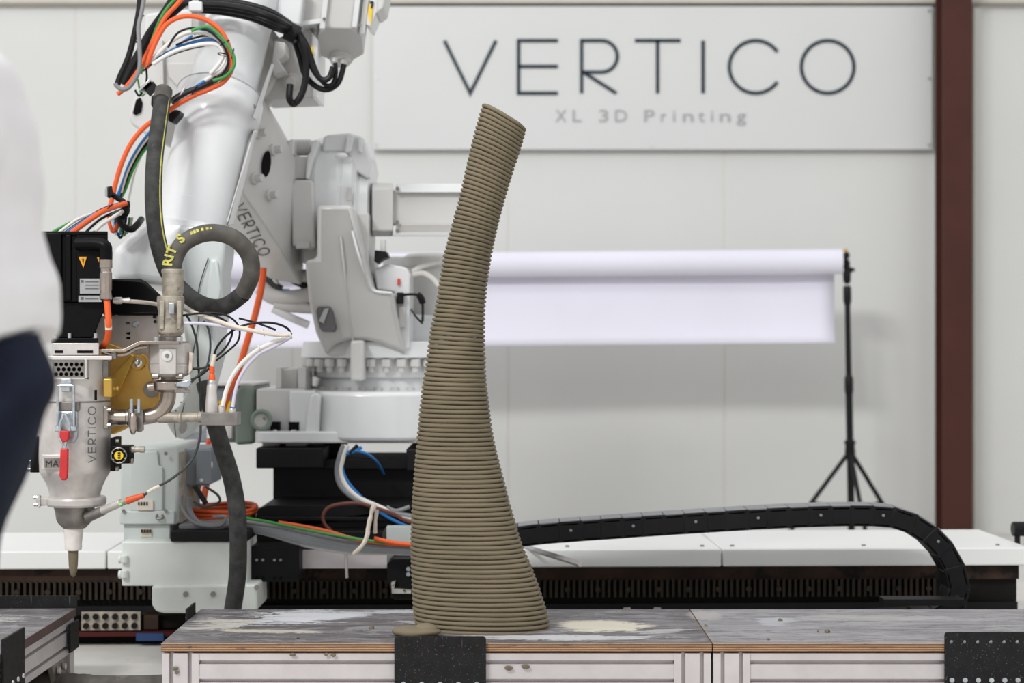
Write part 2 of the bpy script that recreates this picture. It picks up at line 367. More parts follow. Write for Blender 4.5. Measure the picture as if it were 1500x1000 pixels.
obj('web', M().box((cx, 7.368, 1.6), (.008, .113, 3.2)), 'column_red', colm)
obj('base_plate', M().box((cx, 7.36, .008), (.2, .2, .016)), 'column_red', colm, bev=.002)

# sign on the wall
SD = 7.46
sg = thing('company_sign', 'wide pale wall sign with thin dark capital letters and a grey line below', 'sign', P(955, 219, SD))
a, b = P(546, 9, SD), P(1366, 219, SD)
obj('sign_panel', M().box(((a.x + b.x) / 2, SD + .012, (a.z + b.z) / 2), (b.x - a.x, .022, a.z - b.z)), 'sign_board', sg, bev=.003)
vertico(P(651, 136.5, SD), (1, 0, 0), (0, 0, 1), 77 * SD / F, 5 * SD / F, 'sign_dark', sg, th=.004)
for ch_, x0, x1 in (('X', 814, 829.5), ('L', 839, 852), ('3', 877.5, 891), ('D', 901, 918.6), ('P', 944, 959), ('r', 968.5, 975.6), ('i', 986.3, 989), ('n', 1000.5, 1015.5), ('t', 1023, 1032), ('i', 1041.8, 1044.5), ('n', 1054.5, 1070), ('g', 1079, 1093)):
    text('small_letter', ch_, 25 * SD / F, P(x0, 178, SD - .001), (1, 0, 0), (0, 0, 1), 'sign_grey', sg, fit=(x1 - x0) * SD / F, thick=.002, label='small grey letter')
for sx, sy in ((1361, 16), (1361, 115), (1361, 212), (551, 16), (551, 115), (551, 212), (955, 212)):
    q = P(sx, sy, SD); obj('screw', M().cyl(q, q - V((0, .004, 0)), .006, seg=10), 'zinc' if sx != 955 else 'label_white', sg)

# paper backdrop and its stand
PD = 7.0
bp = thing('paper_backdrop', 'wide roll of white backdrop paper with its end hanging down', 'paper', P(760, 502, PD))
r0 = 18.5 * PD / F
obj('roll', M().cyl(P(290, 391, PD), P(1232, 383, PD), r0, seg=40), 'paper', bp)
sh = M(); A = P(292, 391, PD); B = P(1227, 383, PD); nU = 40
prof = [(r0 * 1.02, .01), (r0 * 1.03, -.02), (r0 * .98, -.06), (r0 * .8, -.11), (r0 * .55, -.18), (r0 * .3, -.25), (r0 * -.02, -.30), (r0 * -.35, -.333)]
grid = []
for i in range(nU + 1):
    t = i / nU; q = A.lerp(B, t)
    grid.append([sh.b.verts.new(q + V((-.006 * j * (t > .5) * .4, y + .012 * math.sin(t * 7 + j * .4) * j / 8 - (.012 * j / 8 if t > .94 else 0), z))) for j, (y, z) in enumerate(prof)])
for i in range(nU):
    for j in range(len(prof) - 1): sh.face([grid[i][j], grid[i + 1][j], grid[i + 1][j + 1], grid[i][j + 1]])
o = obj('hanging_sheet', sh, 'paper', bp, smooth=60); x = o.modifiers.new('solid', 'SOLIDIFY'); x.thickness = .0015
obj('core_tube', M().cyl(P(1225, 383, PD), P(1237, 383, PD), .03, seg=20), 'black_plastic', bp)
st = thing('backdrop_stand', 'black tripod stand holding the right end of the paper roll', 'stand', P(1247, 800, PD))
tp, bt = P(1240, 372, PD), P(1247.5, 788, PD); k = PD / F
L = lambda py: tp.lerp(bt, (py - 372) / 416)
obj('pole', M().cyl(L(425), L(575), 4.2 * k), 'black_plastic', st)
obj('pole', M().cyl(L(560), L(795), 5.2 * k), 'black_plastic', st)
obj('collar', M().lathe(L(418), L(447) - L(418), [(0, 4.5 * k), (4 * k, 6 * k), (22 * k, 6 * k), (29 * k, 4.5 * k)], 16), 'black_plastic', st)
obj('collar', M().lathe(L(550), L(578) - L(550), [(0, 5 * k), (4 * k, 6.5 * k), (22 * k, 6.5 * k), (28 * k, 5.2 * k)], 16), 'black_plastic', st)
obj('clamp', M().lathe(L(380), L(416) - L(380), [(0, 3.5 * k), (6 * k, 5 * k), (14 * k, 4 * k), (20 * k, 6 * k), (32 * k, 5.5 * k), (36 * k, 3 * k)], 16), 'black_plastic', st)
obj('top_stud', M().cyl(P(1239, 364, PD), P(1239, 384, PD), 2.6 * k), 'brass', st)
obj('knob', M().sphere(P(1240, 374, PD - .02), (.013, .013, .016)), 'black_plastic', st)
obj('lever', M().hull([P(1242, 390, PD - .01), P(1242, 402, PD - .01), P(1253, 396, PD - .01), P(1252, 393, PD - .01), P(1242, 390, PD + .01), P(1242, 402, PD + .01), P(1253, 396, PD + .008), P(1252, 393, PD + .008)]), 'black_plastic', st)
obj('leg_collar', M().lathe(L(644), L(668) - L(644), [(0, 6 * k), (3 * k, 9 * k), (8 * k, 7 * k), (20 * k, 8 * k), (24 * k, 6 * k)], 16), 'black_plastic', st)
for q in (P(1143, 800, PD), P(1329, 800, PD), V((P(1247, 800, PD).x + .02, PD - .26, .0))):
    q.z = .008; obj('leg', M().cyl(L(660), q, 3.3 * k, seg=12), 'black_plastic', st)
    obj('brace', M().cyl(L(745), L(660).lerp(q, .55), 2.2 * k, seg=10), 'black_plastic', st)
    obj('foot', M().sphere(q + V((0, 0, .004)), (.014, .014, .012)), 'rubber', st)

# ------------------------------------------------------------------ robot track
TY = 4.72
tr = thing('robot_track', 'long linear robot track with white top covers along the back wall', 'track', (0, TY, 0))
tr.rotation_euler.z = .03
tr_parts = []
def T(px, d=TY): return (px - 750) / F * d
ztop, zsk = .2645, .2155
cov = [-2.6, T(160), T(1059), 1.45]
def tpart(name, mb, m, **k):
    b = mb.b; bmesh.ops.translate(b, verts=b.verts[:], vec=V((0, TY, 0))); return obj(name, mb, m, tr, **k)
for a, b in zip(cov, cov[1:]):
    tpart('cover_panel', M().box(((a + b) / 2, .235, (ztop + zsk) / 2), (b - a - .004, .47, ztop - zsk)), 'track_cover', bev=.004)
tpart('beam', M().box((-.6, .24, .1945), (4.05, .42, .041)), 'rust')
tpart('beam', M().box((-.6, .25, .11), (4.05, .40, .13)), 'rack_dark')
tpart('beam', M().box((.07, .235, .0975), (2.7, .42, .025)), 'black_paint')
tpart('base_rail', M().box((-.6, .25, .0225), (4.05, .36, .045)), 'rack_dark')
rk = M(); x = -1.75
while x < 1.2:
    rk.box((x, .033, .153), (.0075, .024, .05)); x += .0163
tpart('gear_rack', rk, 'rack_steel', kind='stuff', smooth=0)
bl = M(); x = -1.7
while x < 1.2:
    bl.cyl((x, .022, .15), (x, .014, .15), .008, seg=8); x += .0843
tpart('rack_bolt', bl, 'rack_steel', kind='stuff')
xa, xb = T(121), T(207)
tpart('joint_plate', M().box(((xa + xb) / 2, .03, .069), (xb - xa, .02, .052)), 'camlock', bev=.001)
for i in range(6):
    for j in range(2):
        tpart('bolt', M().cyl((xa + .014 + i * .0265, .022, .057 + j * .025), (xa + .014 + i * .0265, .012, .057 + j * .025), .0085, seg=10), 'rack_dark')
tpart('joint_plate', M().box((T(222), .035, .07), (.04, .02, .05)), 'rust', bev=.001)
tpart('rail_strip', M().box((-1.1, .03, .034), (.5, .03, .012)), 'red_dark')
tpart('rail_strip', M().box((T(222), .02, .027), (.075, .03, .02)), 'blue_paint')
for px in (920, 965): tpart('clip', M().box((T(px), .03, .09), (.02, .02, .02)), 'camlock', bev=.001)
bq = P(1500, 777, 4.9) - V((0, TY, 0)); tpart('bumper', M().cyl(bq - V((.014, 0, 0)), bq + V((.03, 0, 0)), .021, seg=20).cyl(bq - V((0, 0, .0)), bq - V((0, 0, .05)), .008), 'black_plastic', bev=.003)
for px, py in ((833, 798.5), (1034, 798), (1079, 798), (1276, 797), (1478, 796)):
    tpart('screw', M().cyl((T(px), .06, ztop - .001), (T(px), .06, ztop + .004), .006, seg=8), 'steel_dark')

# loose flat bar lying on the track
fb = M(); a, b = P(775, 802, 4.72), P(850, 826, 4.42); fb.tube([a + V((-.05, .12, .0)), b], .008, 4, smooth=False)
obj('alu_strip', fb, 'alu', label='thin aluminium strip sloping down in front of the white track cover', cat='strip')

# energy chain
ch_pts = [(640, 808), (700, 798), (775, 784), (900, 774), (1050, 764), (1180, 757), (1290, 756), (1335, 766), (1371, 790), (1394, 820), (1404, 848), (1406, 870), (1396, 893), (1362, 908), (1300, 913), (1180, 917), (900, 917), (760, 917)]
ch = thing('energy_chain', 'black cable carrier chain curving over the right end of the track', 'cable chain', P(1402, 918, 4.52))
path = catmull([P(x, y, 4.5) for x, y in ch_pts], 20)
ln = [0]
for a, b in zip(path, path[1:]): ln.append(ln[-1] + (b - a).length)
def at_len(s):
    for i in range(1, len(ln)):
        if ln[i] >= s: f = (s - ln[i - 1]) / (ln[i] - ln[i - 1]); return path[i - 1].lerp(path[i], f)
    return path[-1]
pitch = .055; nl = int(ln[-1] / pitch); hw = .0275
link_me = None
for i in range(nl):
    a, b = at_len(i * pitch), at_len((i + 1) * pitch); d = (b - a); mid = (a + b) / 2; ang = math.atan2(d.z, d.x)
    if link_me is None:
        mb = M(); yy = .09
        for y in (0, yy - .008): mb.box((0, y + .004, 0), (pitch * 1.16, .008 if 1 else 0, hw * 2))
        mb.box((0, yy / 2, hw - .008), (pitch * .82, yy, .007)); mb.box((0, yy / 2, -hw + .005), (pitch * .82, yy, .007))
        o = obj('link', mb, 'black_plastic', ch, bev=.002); link_me = o; bmo = V(o.location)
        for vv in o.data.vertices: vv.co += world_of(ch)
    else:
        o = link_me.copy(); COL.objects.link(o)
        if mid.z > .27:
            R_ = Matrix.Rotation(-ang, 3, 'Y'); obj('crossbar', M().box(mid + R_ @ V((0, .045, hw - .0005)), (pitch * .97, .088, .004), R_), 'grey_cable', ch, bev=.0008)
    o.parent = ch; o.location = mid - world_of(ch) + V((0, .0012 * (i % 2), 0)); o.rotation_euler = (0, -ang, 0)
    if i % 3 == 0:
        q = mid + V((0, -.0005, .004)); obj('rivet', M().cyl(q, q - V((0, .003, 0)), .004, seg=8), 'grey_cable', ch)
obj('guide_rail', M().pbox(1295, 877.5, 1413, 887, 4.38, 4.44), 'black_paint', ch, bev=.001)

# carriage of the robot on the track
cg = thing('robot_carriage', 'pale grey carriage box riding on the robot track, in front of the rack', 'carriage', P(300, 930, 4.6))
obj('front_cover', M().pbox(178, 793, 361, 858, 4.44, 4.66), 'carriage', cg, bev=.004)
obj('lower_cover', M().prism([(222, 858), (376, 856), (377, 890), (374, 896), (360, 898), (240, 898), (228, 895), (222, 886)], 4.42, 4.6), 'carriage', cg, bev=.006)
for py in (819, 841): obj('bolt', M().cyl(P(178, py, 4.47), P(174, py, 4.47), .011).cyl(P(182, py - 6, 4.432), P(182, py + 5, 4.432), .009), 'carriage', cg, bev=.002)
for px, py in ((272, 870), (312, 870), (376, 860)): obj('screw', M().cyl(P(px, py, 4.42), P(px, py, 4.414), .007, seg=10), 'steel_dark', cg)
obj('bearing_block', M().pbox(358, 800, 438, 852, 4.52, 4.66), 'black_paint', cg, bev=.003)
for px in (376, 385, 402, 411):
    for py in (820, 846): obj('bolt', M().cyl(P(px, py, 4.52), P(px, py, 4.515), .004, seg=8), 'steel_dark' if py < 830 else 'hole', cg)
obj('bearing_block', M().prism([(567, 826), (575, 818), (640, 818), (640, 884), (622, 884), (605, 878), (577, 878), (567, 850)], 4.56, 4.66), 'black_paint', cg, bev=.003)
for py in (833, 841): obj('bolt', M().cyl(P(598, py, 4.56), P(598, py, 4.553), .006, seg=8), 'zinc', cg)
obj('scraper', M().prism([(573, 853), (579, 851), (577, 862), (602, 865), (602, 869), (574, 869)], 4.54, 4.56), 'plate_white', cg)
obj('front_plate', M().pbox(250, 778, 362, 793, 4.43, 4.62), 'black_paint', cg, bev=.002)
obj('mounting_plate', M().pbox(250, 778, 560, 800, 4.62, 5.3), 'black_paint', cg, bev=.003)
obj('white_bracket', M().pbox(566, 771, 640, 812, 4.62, 4.66), 'cabinet_grey', cg, bev=.002)
obj('white_panel', M().pbox(440, 806, 567, 832, 4.6, 4.62), 'alu', cg)
obj('cable_tray', M().pbox(262, 768, 342, 778, 4.5, 4.7), 'grey_cable', cg, bev=.002)
obj('rod', M().cyl(P(507, 812, 4.55), P(508, 846, 4.55), .004), 'alu', cg)

# drive box, junction box and grey cabinet on the carriage
db = thing('drive_housing', 'pale grey green servo drive housing standing on the left of the carriage', 'housing', P(217, 793, 4.6))
obj('body', M().prism([(176, 662), (184, 656), (257, 653), (260, 660), (260, 768), (176, 768)], 4.5, 4.82), 'cabinet_grey', db, bev=.006)
obj('front_panel', M().prism([(190, 662), (230, 660), (232, 682), (238, 684), (238, 748), (190, 748)], 4.488, 4.5), 'cabinet_grey', db, bev=.003)
obj('lower_flange', M().pbox(175, 748, 256, 768, 4.485, 4.52), 'cabinet_grey', db, bev=.004)
obj('plinth', M().pbox(181, 768, 249, 793, 4.5, 4.8), 'cabinet_grey', db, bev=.003)
obj('gasket', M().pbox(257, 662, 265, 766, 4.52, 4.8), 'camlock', db, bev=.002)
obj('handle', M().tube([P(230, 754, 4.485), P(230, 759, 4.475), P(238, 759, 4.475), P(238, 754, 4.485)], .003, 8), 'steel_dark', db)
for x0, y0, x1, y1 in ((201, 733, 224, 747), (206, 773, 222, 786)):
    l = obj('label', M().pbox(x0, y0, x1, y1, 4.481 if y0 < 760 else 4.497, 4.5), 'cream', db, label='small printed label')
    for i in range(4): obj('bar', M().pbox(x0 + 1 + i * 4, y0 + 2, x0 + 3.2 + i * 4, y0 + 7, 4.479 if y0 < 760 else 4.495, 4.49), 'ink', l)
for px, py in ((181, 748), (243, 748), (181, 664), (243, 664)): obj('screw', M().cyl(P(px, py, 4.485), P(px, py, 4.478), .005, seg=8), 'steel_dark', db)
jb = thing('junction_box', 'blue grey junction box beside the pale drive housing', 'junction box', P(285, 712, 4.7))
obj('body', M().pbox(263, 657, 306, 711, 4.6, 4.8), 'box_grey', jb, bev=.004)
obj('lid', M().pbox(287, 659, 309, 709, 4.585, 4.6), 'box_grey', jb, bev=.002)
obj('gland', M().cyl(P(276, 712, 4.68), P(276, 728, 4.68), .013, seg=10), 'brass', jb)
obj('screw', M().cyl(P(295, 703, 4.585), P(295, 703, 4.58), .005, seg=8), 'zinc', jb)
obj('ring_bolt', M().torus(P(309, 682, 4.6), (1, .3, 0), .009, .004), 'steel', jb)
for i, (pts, r, m) in enumerate(([[(276, 728), (277, 748), (290, 766), (315, 772), (330, 768), (345, 762)], .009, 'grey_cable'], [[(266, 725), (266, 742), (285, 766), (320, 770), (330, 757), (312, 757)], .0045, 'grey_cable'], [[(285, 711), (296, 728), (302, 738)], .007, 'black_cable'], [[(300, 712), (318, 724), (321, 735), (300, 742), (283, 734)], .0035, 'dark_grey_cable'])):
    obj('conduit', M().tube([P(x, y, 4.485 - .012 * i) for x, y in pts], r, 10), m, jb)
cb = thing('control_cabinet', 'grey box with a yellow warning label behind the manifold', 'cabinet', P(345, 655, 5.05))
obj('body', M().pbox(268, 567, 352, 648, 5.0, 5.3), 'box_grey', cb, bev=.006)
obj('end_cap', M().prism([(344, 572), (352, 564), (373, 564), (373, 650), (344, 652)], 4.97, 5.3), 'green_grey', cb, bev=.012)
obj('top_edge', M().pbox(270, 561, 374, 565, 4.98, 5.3), 'robot_grey', cb, bev=.002)
obj('label', M().pbox(318, 587, 339, 604, 4.996, 5.0), 'label_yellow', cb, label='yellow warning label')
obj('label', M().pbox(303, 620, 340, 642, 4.996, 5.0), 'label_white', cb)

# ------------------------------------------------------------------ the robot
rb = thing('industrial_robot', 'large white jointed industrial robot arm reaching left towards the print head', 'robot', P(520, 775, 5.2))
def rp(name, mb, m='robot_white', bev=.006, **k): return obj(name, mb, m, rb, bev=bev, **k)
def vplan(mb, px0, px1, d0, d1, y0, y1, rad, dref=None):     # vertical prism with rounded plan
    dref = dref or d0; x0, x1 = P(px0, 0, dref).x, P(px1, 0, dref).x; z0, z1 = P(0, y1, dref).z, P(0, y0, dref).z; pts = []
    for cx, cy, a in ((x0 + rad, d0 + rad, 180), (x1 - rad, d0 + rad, 270), (x1 - rad, d1 - rad, 0), (x0 + rad, d1 - rad, 90)):
        pts += [(cx + rad * math.cos(math.radians(a + t * 15)), cy + rad * math.sin(math.radians(a + t * 15)), z0) for t in range(7)]
    return mb.poly(pts, (0, 0, z1 - z0))
# pedestal
ped = rp('pedestal', M().pbox(400, 683, 618, 748, 4.95, 5.5), 'black_paint', .004)
rp('pedestal_block', M().pbox(375, 656, 474, 686, 4.85, 5.2), 'black_paint', .004)
rp('pedestal_block', M().pbox(595, 657, 640, 690, 4.85, 5.2), 'black_paint', .004)
rp('pedestal_beam', M().pbox(470, 672, 600, 687, 4.9, 5.2), 'black_paint', .003)
rp('pedestal_base', M().prism([(370, 778), (378, 745), (392, 740), (640, 740), (640, 773), (370, 773)], 4.7, 5.45), 'black_paint', .004)
rp('pedestal_beam', M().pbox(380, 757, 640, 763, 4.69, 4.72), 'black_plastic', .002)
rp('pedestal_column', M().pbox(474, 648, 500, 690, 5.05, 5.25), 'black_paint', .003)
# foot and base
rp('foot_flange', vplan(M(), 370, 660, 4.86, 5.6, 632, 649, .05), 'robot_white', .005)
for x0, x1 in ((384, 420), (408, 448)): rp('foot_pad', M().pbox(x0, 648, x1, 656, 4.95, 5.1), 'robot_grey', .002)
rp('base_casting', vplan(M(), 450, 660, 4.84, 5.6, 574, 647, .16), 'robot_white', .012)
rp('base_rib', M().prism([(446, 634), (454, 580), (462, 574), (470, 578), (466, 646), (446, 646)], 4.87, 5.2), 'robot_white', .008)
rp('connector_block', M().pbox(375, 569, 448, 634, 4.95, 5.4), 'robot_grey', .008)
rp('connector_block', M().pbox(424, 572, 462, 634, 4.92, 5.3), 'robot_white', .006)
for x0, x1 in ((396, 409), (423, 438)):
    pk = rp('pocket', M().pbox(x0, 618, x1, 630, 4.915, 4.97), 'hole', 0)
    rp('screw', M().cyl(P((x0 + x1) / 2, 629, 4.91), P((x0 + x1) / 2, 633, 4.91), .008, seg=10), 'steel_bright', 0)
ring = rp('forklift_socket', M().torus(P(383, 615, 4.9), (0, 1, 0), .0255, .0065), 'green_grey', 0)
rp('socket_lens', M().cyl(P(383, 615, 4.9), P(383, 615, 4.95), .023, seg=24), 'plate_white', 0)
for a in ((404, 412), (436, 448)): rp('lug', M().pbox(a[0], 538, a[1], 569, 4.98, 5.15), 'robot_grey', .003)
rp('lug_block', M().pbox(412, 540, 436, 569, 5.02, 5.2), 'robot_shade', .003)
# turret
kx = 5.2 / F
rp('turret_flange', M().vl(555, 5.22, [(500, 110), (523, 113), (524, 100), (546, 98), (551, 98), (552, 90), (566, 94), (576, 96)], 56), 'robot_white', .003)
for i in range(15):
    a = math.radians(188 + i * 11.5); q = V((P(555, 0, 5.22).x + .222 * math.cos(a), 5.22 + .222 * math.sin(a), P(0, 526, 5.0).z))
    rp('flange_bolt', M().cyl(q, q - V((0, 0, .022)), .016, seg=8).cyl(q - V((0, 0, .022)), q - V((0, 0, .038)), .010, seg=8), 'robot_grey', 0)
for i in range(12):
    a = math.radians(190 + i * 14); q = V((P(555, 0, 5.22).x + .2 * math.cos(a), 5.22 + .2 * math.sin(a), P(0, 575, 5.0).z))
    rp('base_bolt', M().cyl(q, q + V((0, 0, .016)), .012, seg=8), 'robot_grey', 0)
rp('turret_rib', M().pbox(513, 498, 533, 558, 4.92, 5.1), 'robot_grey', .008)
# axis-2 housing
def hd_(y): return 4.81 + max(0, y - 380) / 140 * .18              # the casting's front face leans back towards its foot
hpx = [(446, 381), (464, 378), (464, 300), (515, 300), (536, 395), (545, 424), (575, 427), (579, 455), (588, 495), (595, 517), (556, 502), (536, 498), (510, 498), (490, 504), (478, 521), (462, 487), (452, 440)]
mb = M(); fa = [mb.b.verts.new(P(x, y, hd_(y))) for x, y in hpx]; fb_ = [mb.b.verts.new(V((P(x, y, hd_(y)).x, 5.4, P(x, y, hd_(y)).z))) for x, y in hpx]
mb.face(fa[::-1]); mb.face(fb_)
for i in range(len(fa)): j = (i + 1) % len(fa); mb.face([fa[i], fa[j], fb_[j], fb_[i]])
rp('shoulder_housing', mb, 'robot_grey', .012)
rp('housing_skirt', M().prism([(478, 520), (488, 506), (510, 497), (536, 497), (560, 503), (595, 518), (585, 522)], 5.0, 5.4), 'robot_grey', .004)
rp('housing_seam', M().tube([P(499, 345, hd_(345)), P(505, 400, hd_(400)), P(512, 460, hd_(460)), P(517, 497, hd_(497))], .0035, 6), 'robot_grey', 0)
rp('housing_edge', M().tube([P(x, y, hd_(y)) for x, y in ((516, 338), (526, 375), (540, 412), (548, 426), (574, 429))], .004, 6), 'robot_white', 0)
rp('inspection_window', M().prism([(466, 449), (483, 449), (487, 455), (491, 480), (488, 486), (473, 486), (468, 480), (463, 455)], 4.885, 5.05), 'ink_grey', .002)
rp('window_cover', M().prism([(475, 452), (482, 451), (474, 474), (467, 470)], 4.88, 4.884), 'label_silver', .001)
ax0, ax1 = P(462, 300, 5.17), P(512, 300, 5.17)
rp('shoulder_disc', M().lathe(ax0, (1, 0, 0), [(-.005, .15), (0, .19), (.02, .204), (.085, .204), (.092, .197), (.1, .2), (.125, .195), (.14, .17)], 60), 'robot_white', .003)
rp('shoulder_flange', M().lathe(P(522, 318, 5.15), (1, 0, 0), [(0, .17), (.01, .176), (.02, .155), (.045, .15), (.05, .12)], 48), 'robot_white', .003)
rp('shoulder_cap', M().prism([(472, 222), (473, 200), (480, 197), (510, 194), (532, 200), (538, 215), (544, 240), (540, 262), (520, 250), (508, 222)], 5.02, 5.3), 'robot_white', .008)
rp('cap_rib', M().prism([(507, 200), (514, 196), (520, 200), (514, 222), (505, 224)], 5.0, 5.1), 'robot_white', .004)
rp('cap_rib', M().prism([(525, 199), (532, 202), (530, 224), (524, 220)], 5.0, 5.1), 'robot_white', .003)
rp('cap_boss', M().sphere(P(500, 228, 4.985), (.02, .012, .01)), 'robot_white', 0)
rp('sensor_slot', M().pbox(508.5, 274, 515, 294, 4.958, 4.965), 'robot_shade', .002)
rp('housing_wedge', M().prism([(506, 312), (540, 312), (540, 400), (534, 400), (521, 352)], 4.96, 5.2), 'robot_grey', .004)
rp('gearbox_cover', M().prism([(432, 263), (456, 263), (458, 268), (462, 362), (456, 365), (428, 360), (426, 272)], 4.93, 5.25), 'robot_grey', .006)
rp('gearbox_lip', M().pbox(433, 354, 454, 364, 4.915, 4.94), 'robot_shade', .003)
rp('gearbox_neck', M().pbox(444, 360, 470, 386, 5.0, 5.3), 'robot_shade', .004)
rp('gap_seal', M().pbox(455, 272, 464, 362, 5.0, 5.3), 'black_paint', .003)
rp('clevis', M().prism([(421, 206), (430, 203), (431, 226), (427, 226), (425, 232), (420, 222)], 4.95, 5.1), 'robot_white', .004)
rp('clevis', M().prism([(456, 206), (466, 204), (466, 214), (458, 232), (452, 262), (447, 262), (450, 228), (455, 222)], 4.95, 5.1), 'robot_white', .004)
rp('clevis_body', M().prism([(428, 229), (452, 229), (447, 262), (432, 262), (430, 240)], 4.97, 5.12), 'robot_grey', .004)
rp('clevis_roller', M().cyl(P(431, 216, 5.05), P(456, 216, 5.05), .024, seg=24), 'robot_grey', .003)
# axis-2 motor towards the right
rp('motor_adaptor', M().poly([P(545, y, d) for y, d in ((268, 5.08), (276, 5.02), (338, 5.02), (346, 5.08), (346, 5.2), (338, 5.26), (276, 5.26), (268, 5.2))], (.062, 0, 0)), 'robot_grey', .004)
rp('shoulder_motor', M().poly([P(572, y, d) for y, d in ((278, 5.05), (330, 5.05), (330, 5.22), (278, 5.22))], (.27, 0, 0)), 'robot_grey', .006)
rp('motor_rib', M().poly([P(580, y, d) for y, d in ((269, 5.04), (282, 5.03), (282, 5.07), (269, 5.08))], (.25, 0, 0)), 'robot_white', .003)
rp('motor_rib', M().poly([P(580, y, d) for y, d in ((328, 5.03), (341, 5.04), (341, 5.08), (328, 5.07))], (.25, 0, 0)), 'robot_shade', .003)
rp('motor_rib', M().poly([P(575, y, d) for y, d in ((340, 5.02), (346, 5.02), (346, 5.16), (340, 5.16))], (.25, 0, 0)), 'robot_grey', .002)
for y in (276, 325, 338): rp('bolt', M().cyl(P(582, y, 5.03), P(582, y, 5.018), .006, seg=8), 'steel_dark', 0)
# axis-1 motor and panel behind
rp('turret_motor', M().lathe(P(632, 372, 5.45), (0, 0, -1), [(0, .075), (.01, .09), (.04, .09), (.045, .08), (.22, .08), (.23, .095), (.26, .095)], 28), 'robot_grey', .002)
rp('motor_mount', M().pbox(560, 375, 660, 470, 5.5, 5.6), 'robot_white', .006)
rp('motor_mount', M().prism([(600, 460), (640, 462), (640, 505), (592, 505)], 5.2, 5.5), 'robot_white', .01)
rp('brake_panel', M().prism([(548, 394), (570, 386), (596, 392), (600, 402), (600, 510), (588, 515), (580, 460), (578, 427), (552, 424)], 5.0, 5.2), 'robot_white', .006)
rp('red_mark', M().pbox(582, 408, 586, 417, 4.99, 5.0), 'red_mark', 0)
plg = rp('plug', M().pbox(581, 428, 591, 445, 4.975, 5.0), 'black_plastic', .002)
rp('plug', M().tube([P(588, 432, 4.97), P(605, 431, 4.95), P(615, 434, 4.95), P(619, 445, 4.96), P(619, 470, 5.0)], lambda t: .010 if .4 < t < .75 else .004, 10), 'black_plastic', 0)
rp('plug_lead', M().tube([P(602, 452, 5.1), P(608, 462, 5.0), P(619, 474, 5.0)], .003, 8), 'black_cable', 0)
rp('slot_cover', M().pbox(584, 448, 594, 480, 4.99, 5.0), 'robot_grey', .002)
rp('motor_plug', M().prism([(549, 366), (566, 368), (569, 376), (560, 379), (552, 386), (548, 382)], 4.96, 5.05), 'black_plastic', .003)
rp('motor_plug', M().pbox(557, 350, 564, 372, 4.98, 5.03), 'label_white', .002)
for a in ([(604, 398), (618, 390), (645, 382)], [(604, 402), (620, 400), (634, 408), (642, 418)]): rp('motor_lead', M().tube([P(x, y, 5.15) for x, y in a], .008, 8), 'white_cable', 0)

# lower arm with raised bolts, seen from below
a_, b_, c_, d_, e_ = P(372, 118, 4.76), P(393, 166, 4.79), P(431, 232, 4.93), P(434, 296, 4.97), P(432, 388, 5.02)
g_, f_, h_ = P(355, 284, 4.72), P(412, 366, 4.84), P(346, 200, 4.7)
i_, j_, k2 = P(442, 418, 5.08), P(392, 408, 5.05), P(322, 318, 4.92)
larm = rp('lower_arm', M().hull([a_, b_, c_, d_, e_, f_, g_, h_, i_, j_, k2, a_ + V((-.1, .25, 0)), h_ + V((-.12, .25, 0)), c_ + V((0, .2, 0)), d_ + V((0, .25, 0)), e_ + V((0, .2, 0))]), 'robot_grey', .008)
def surf(o, px, py):                                          # where the sight line of a pixel meets an object's own mesh
    from mathutils.bvhtree import BVHTree
    off = world_of(o); t = BVHTree.FromPolygons([v.co + off for v in o.data.vertices], [p.vertices[:] for p in o.data.polygons])
    q = V((0, 0, CZ)); h = t.ray_cast(q, (P(px, py, 1) - q).normalized()); return h[0], h[1]
for px, py in ((383, 195), (404, 220), (377, 262), (399, 286)):
    q, n = surf(larm, px - 5, py); rp('arm_bolt', M().lathe(q - n * .005, n + V((.5, -.1, .1)), [(0, .018), (.012, .017), (.014, .012), (.034, .011), (.035, .006)], 8), 'robot_grey', 0)
q, n = surf(larm, 389, 240); q = q + n * .001
ux = V((1, 0, 0)); ux = (ux - n * ux.dot(n)).normalized(); uz = n.cross(ux)
e1, e2 = surf(larm, 396, 240)[0] - q, surf(larm, 391, 221)[0] - q
hp = [(math.cos(t) * .95, math.sin(t)) for t in [k * math.pi / 10 for k in range(20)]]
rp('arm_hole', M().poly([q + n * .001 + e1 * x + e2 * y for x, y in hp], n * .003), 'hole', 0)
q0, q1, q2 = surf(larm, 341, 303)[0], surf(larm, 381, 375)[0], surf(larm, 357, 297)[0]; nn = surf(larm, 365, 338)[1]
for ch_, (x0, _, strokes) in WORD.items():
    mb = M(); bx, by = (q1 - q0) / 7.79, (q2 - q0)
    for st_ in strokes:
        pts_ = [q0 + bx * (x0 + x) + by * y + nn * .002 for x, y in st_]
        mb.tube(pts_, .0018, 6, smooth=False, closed=(ch_ == 'O'))
    rp('letter', mb, 'ink_grey', 0)

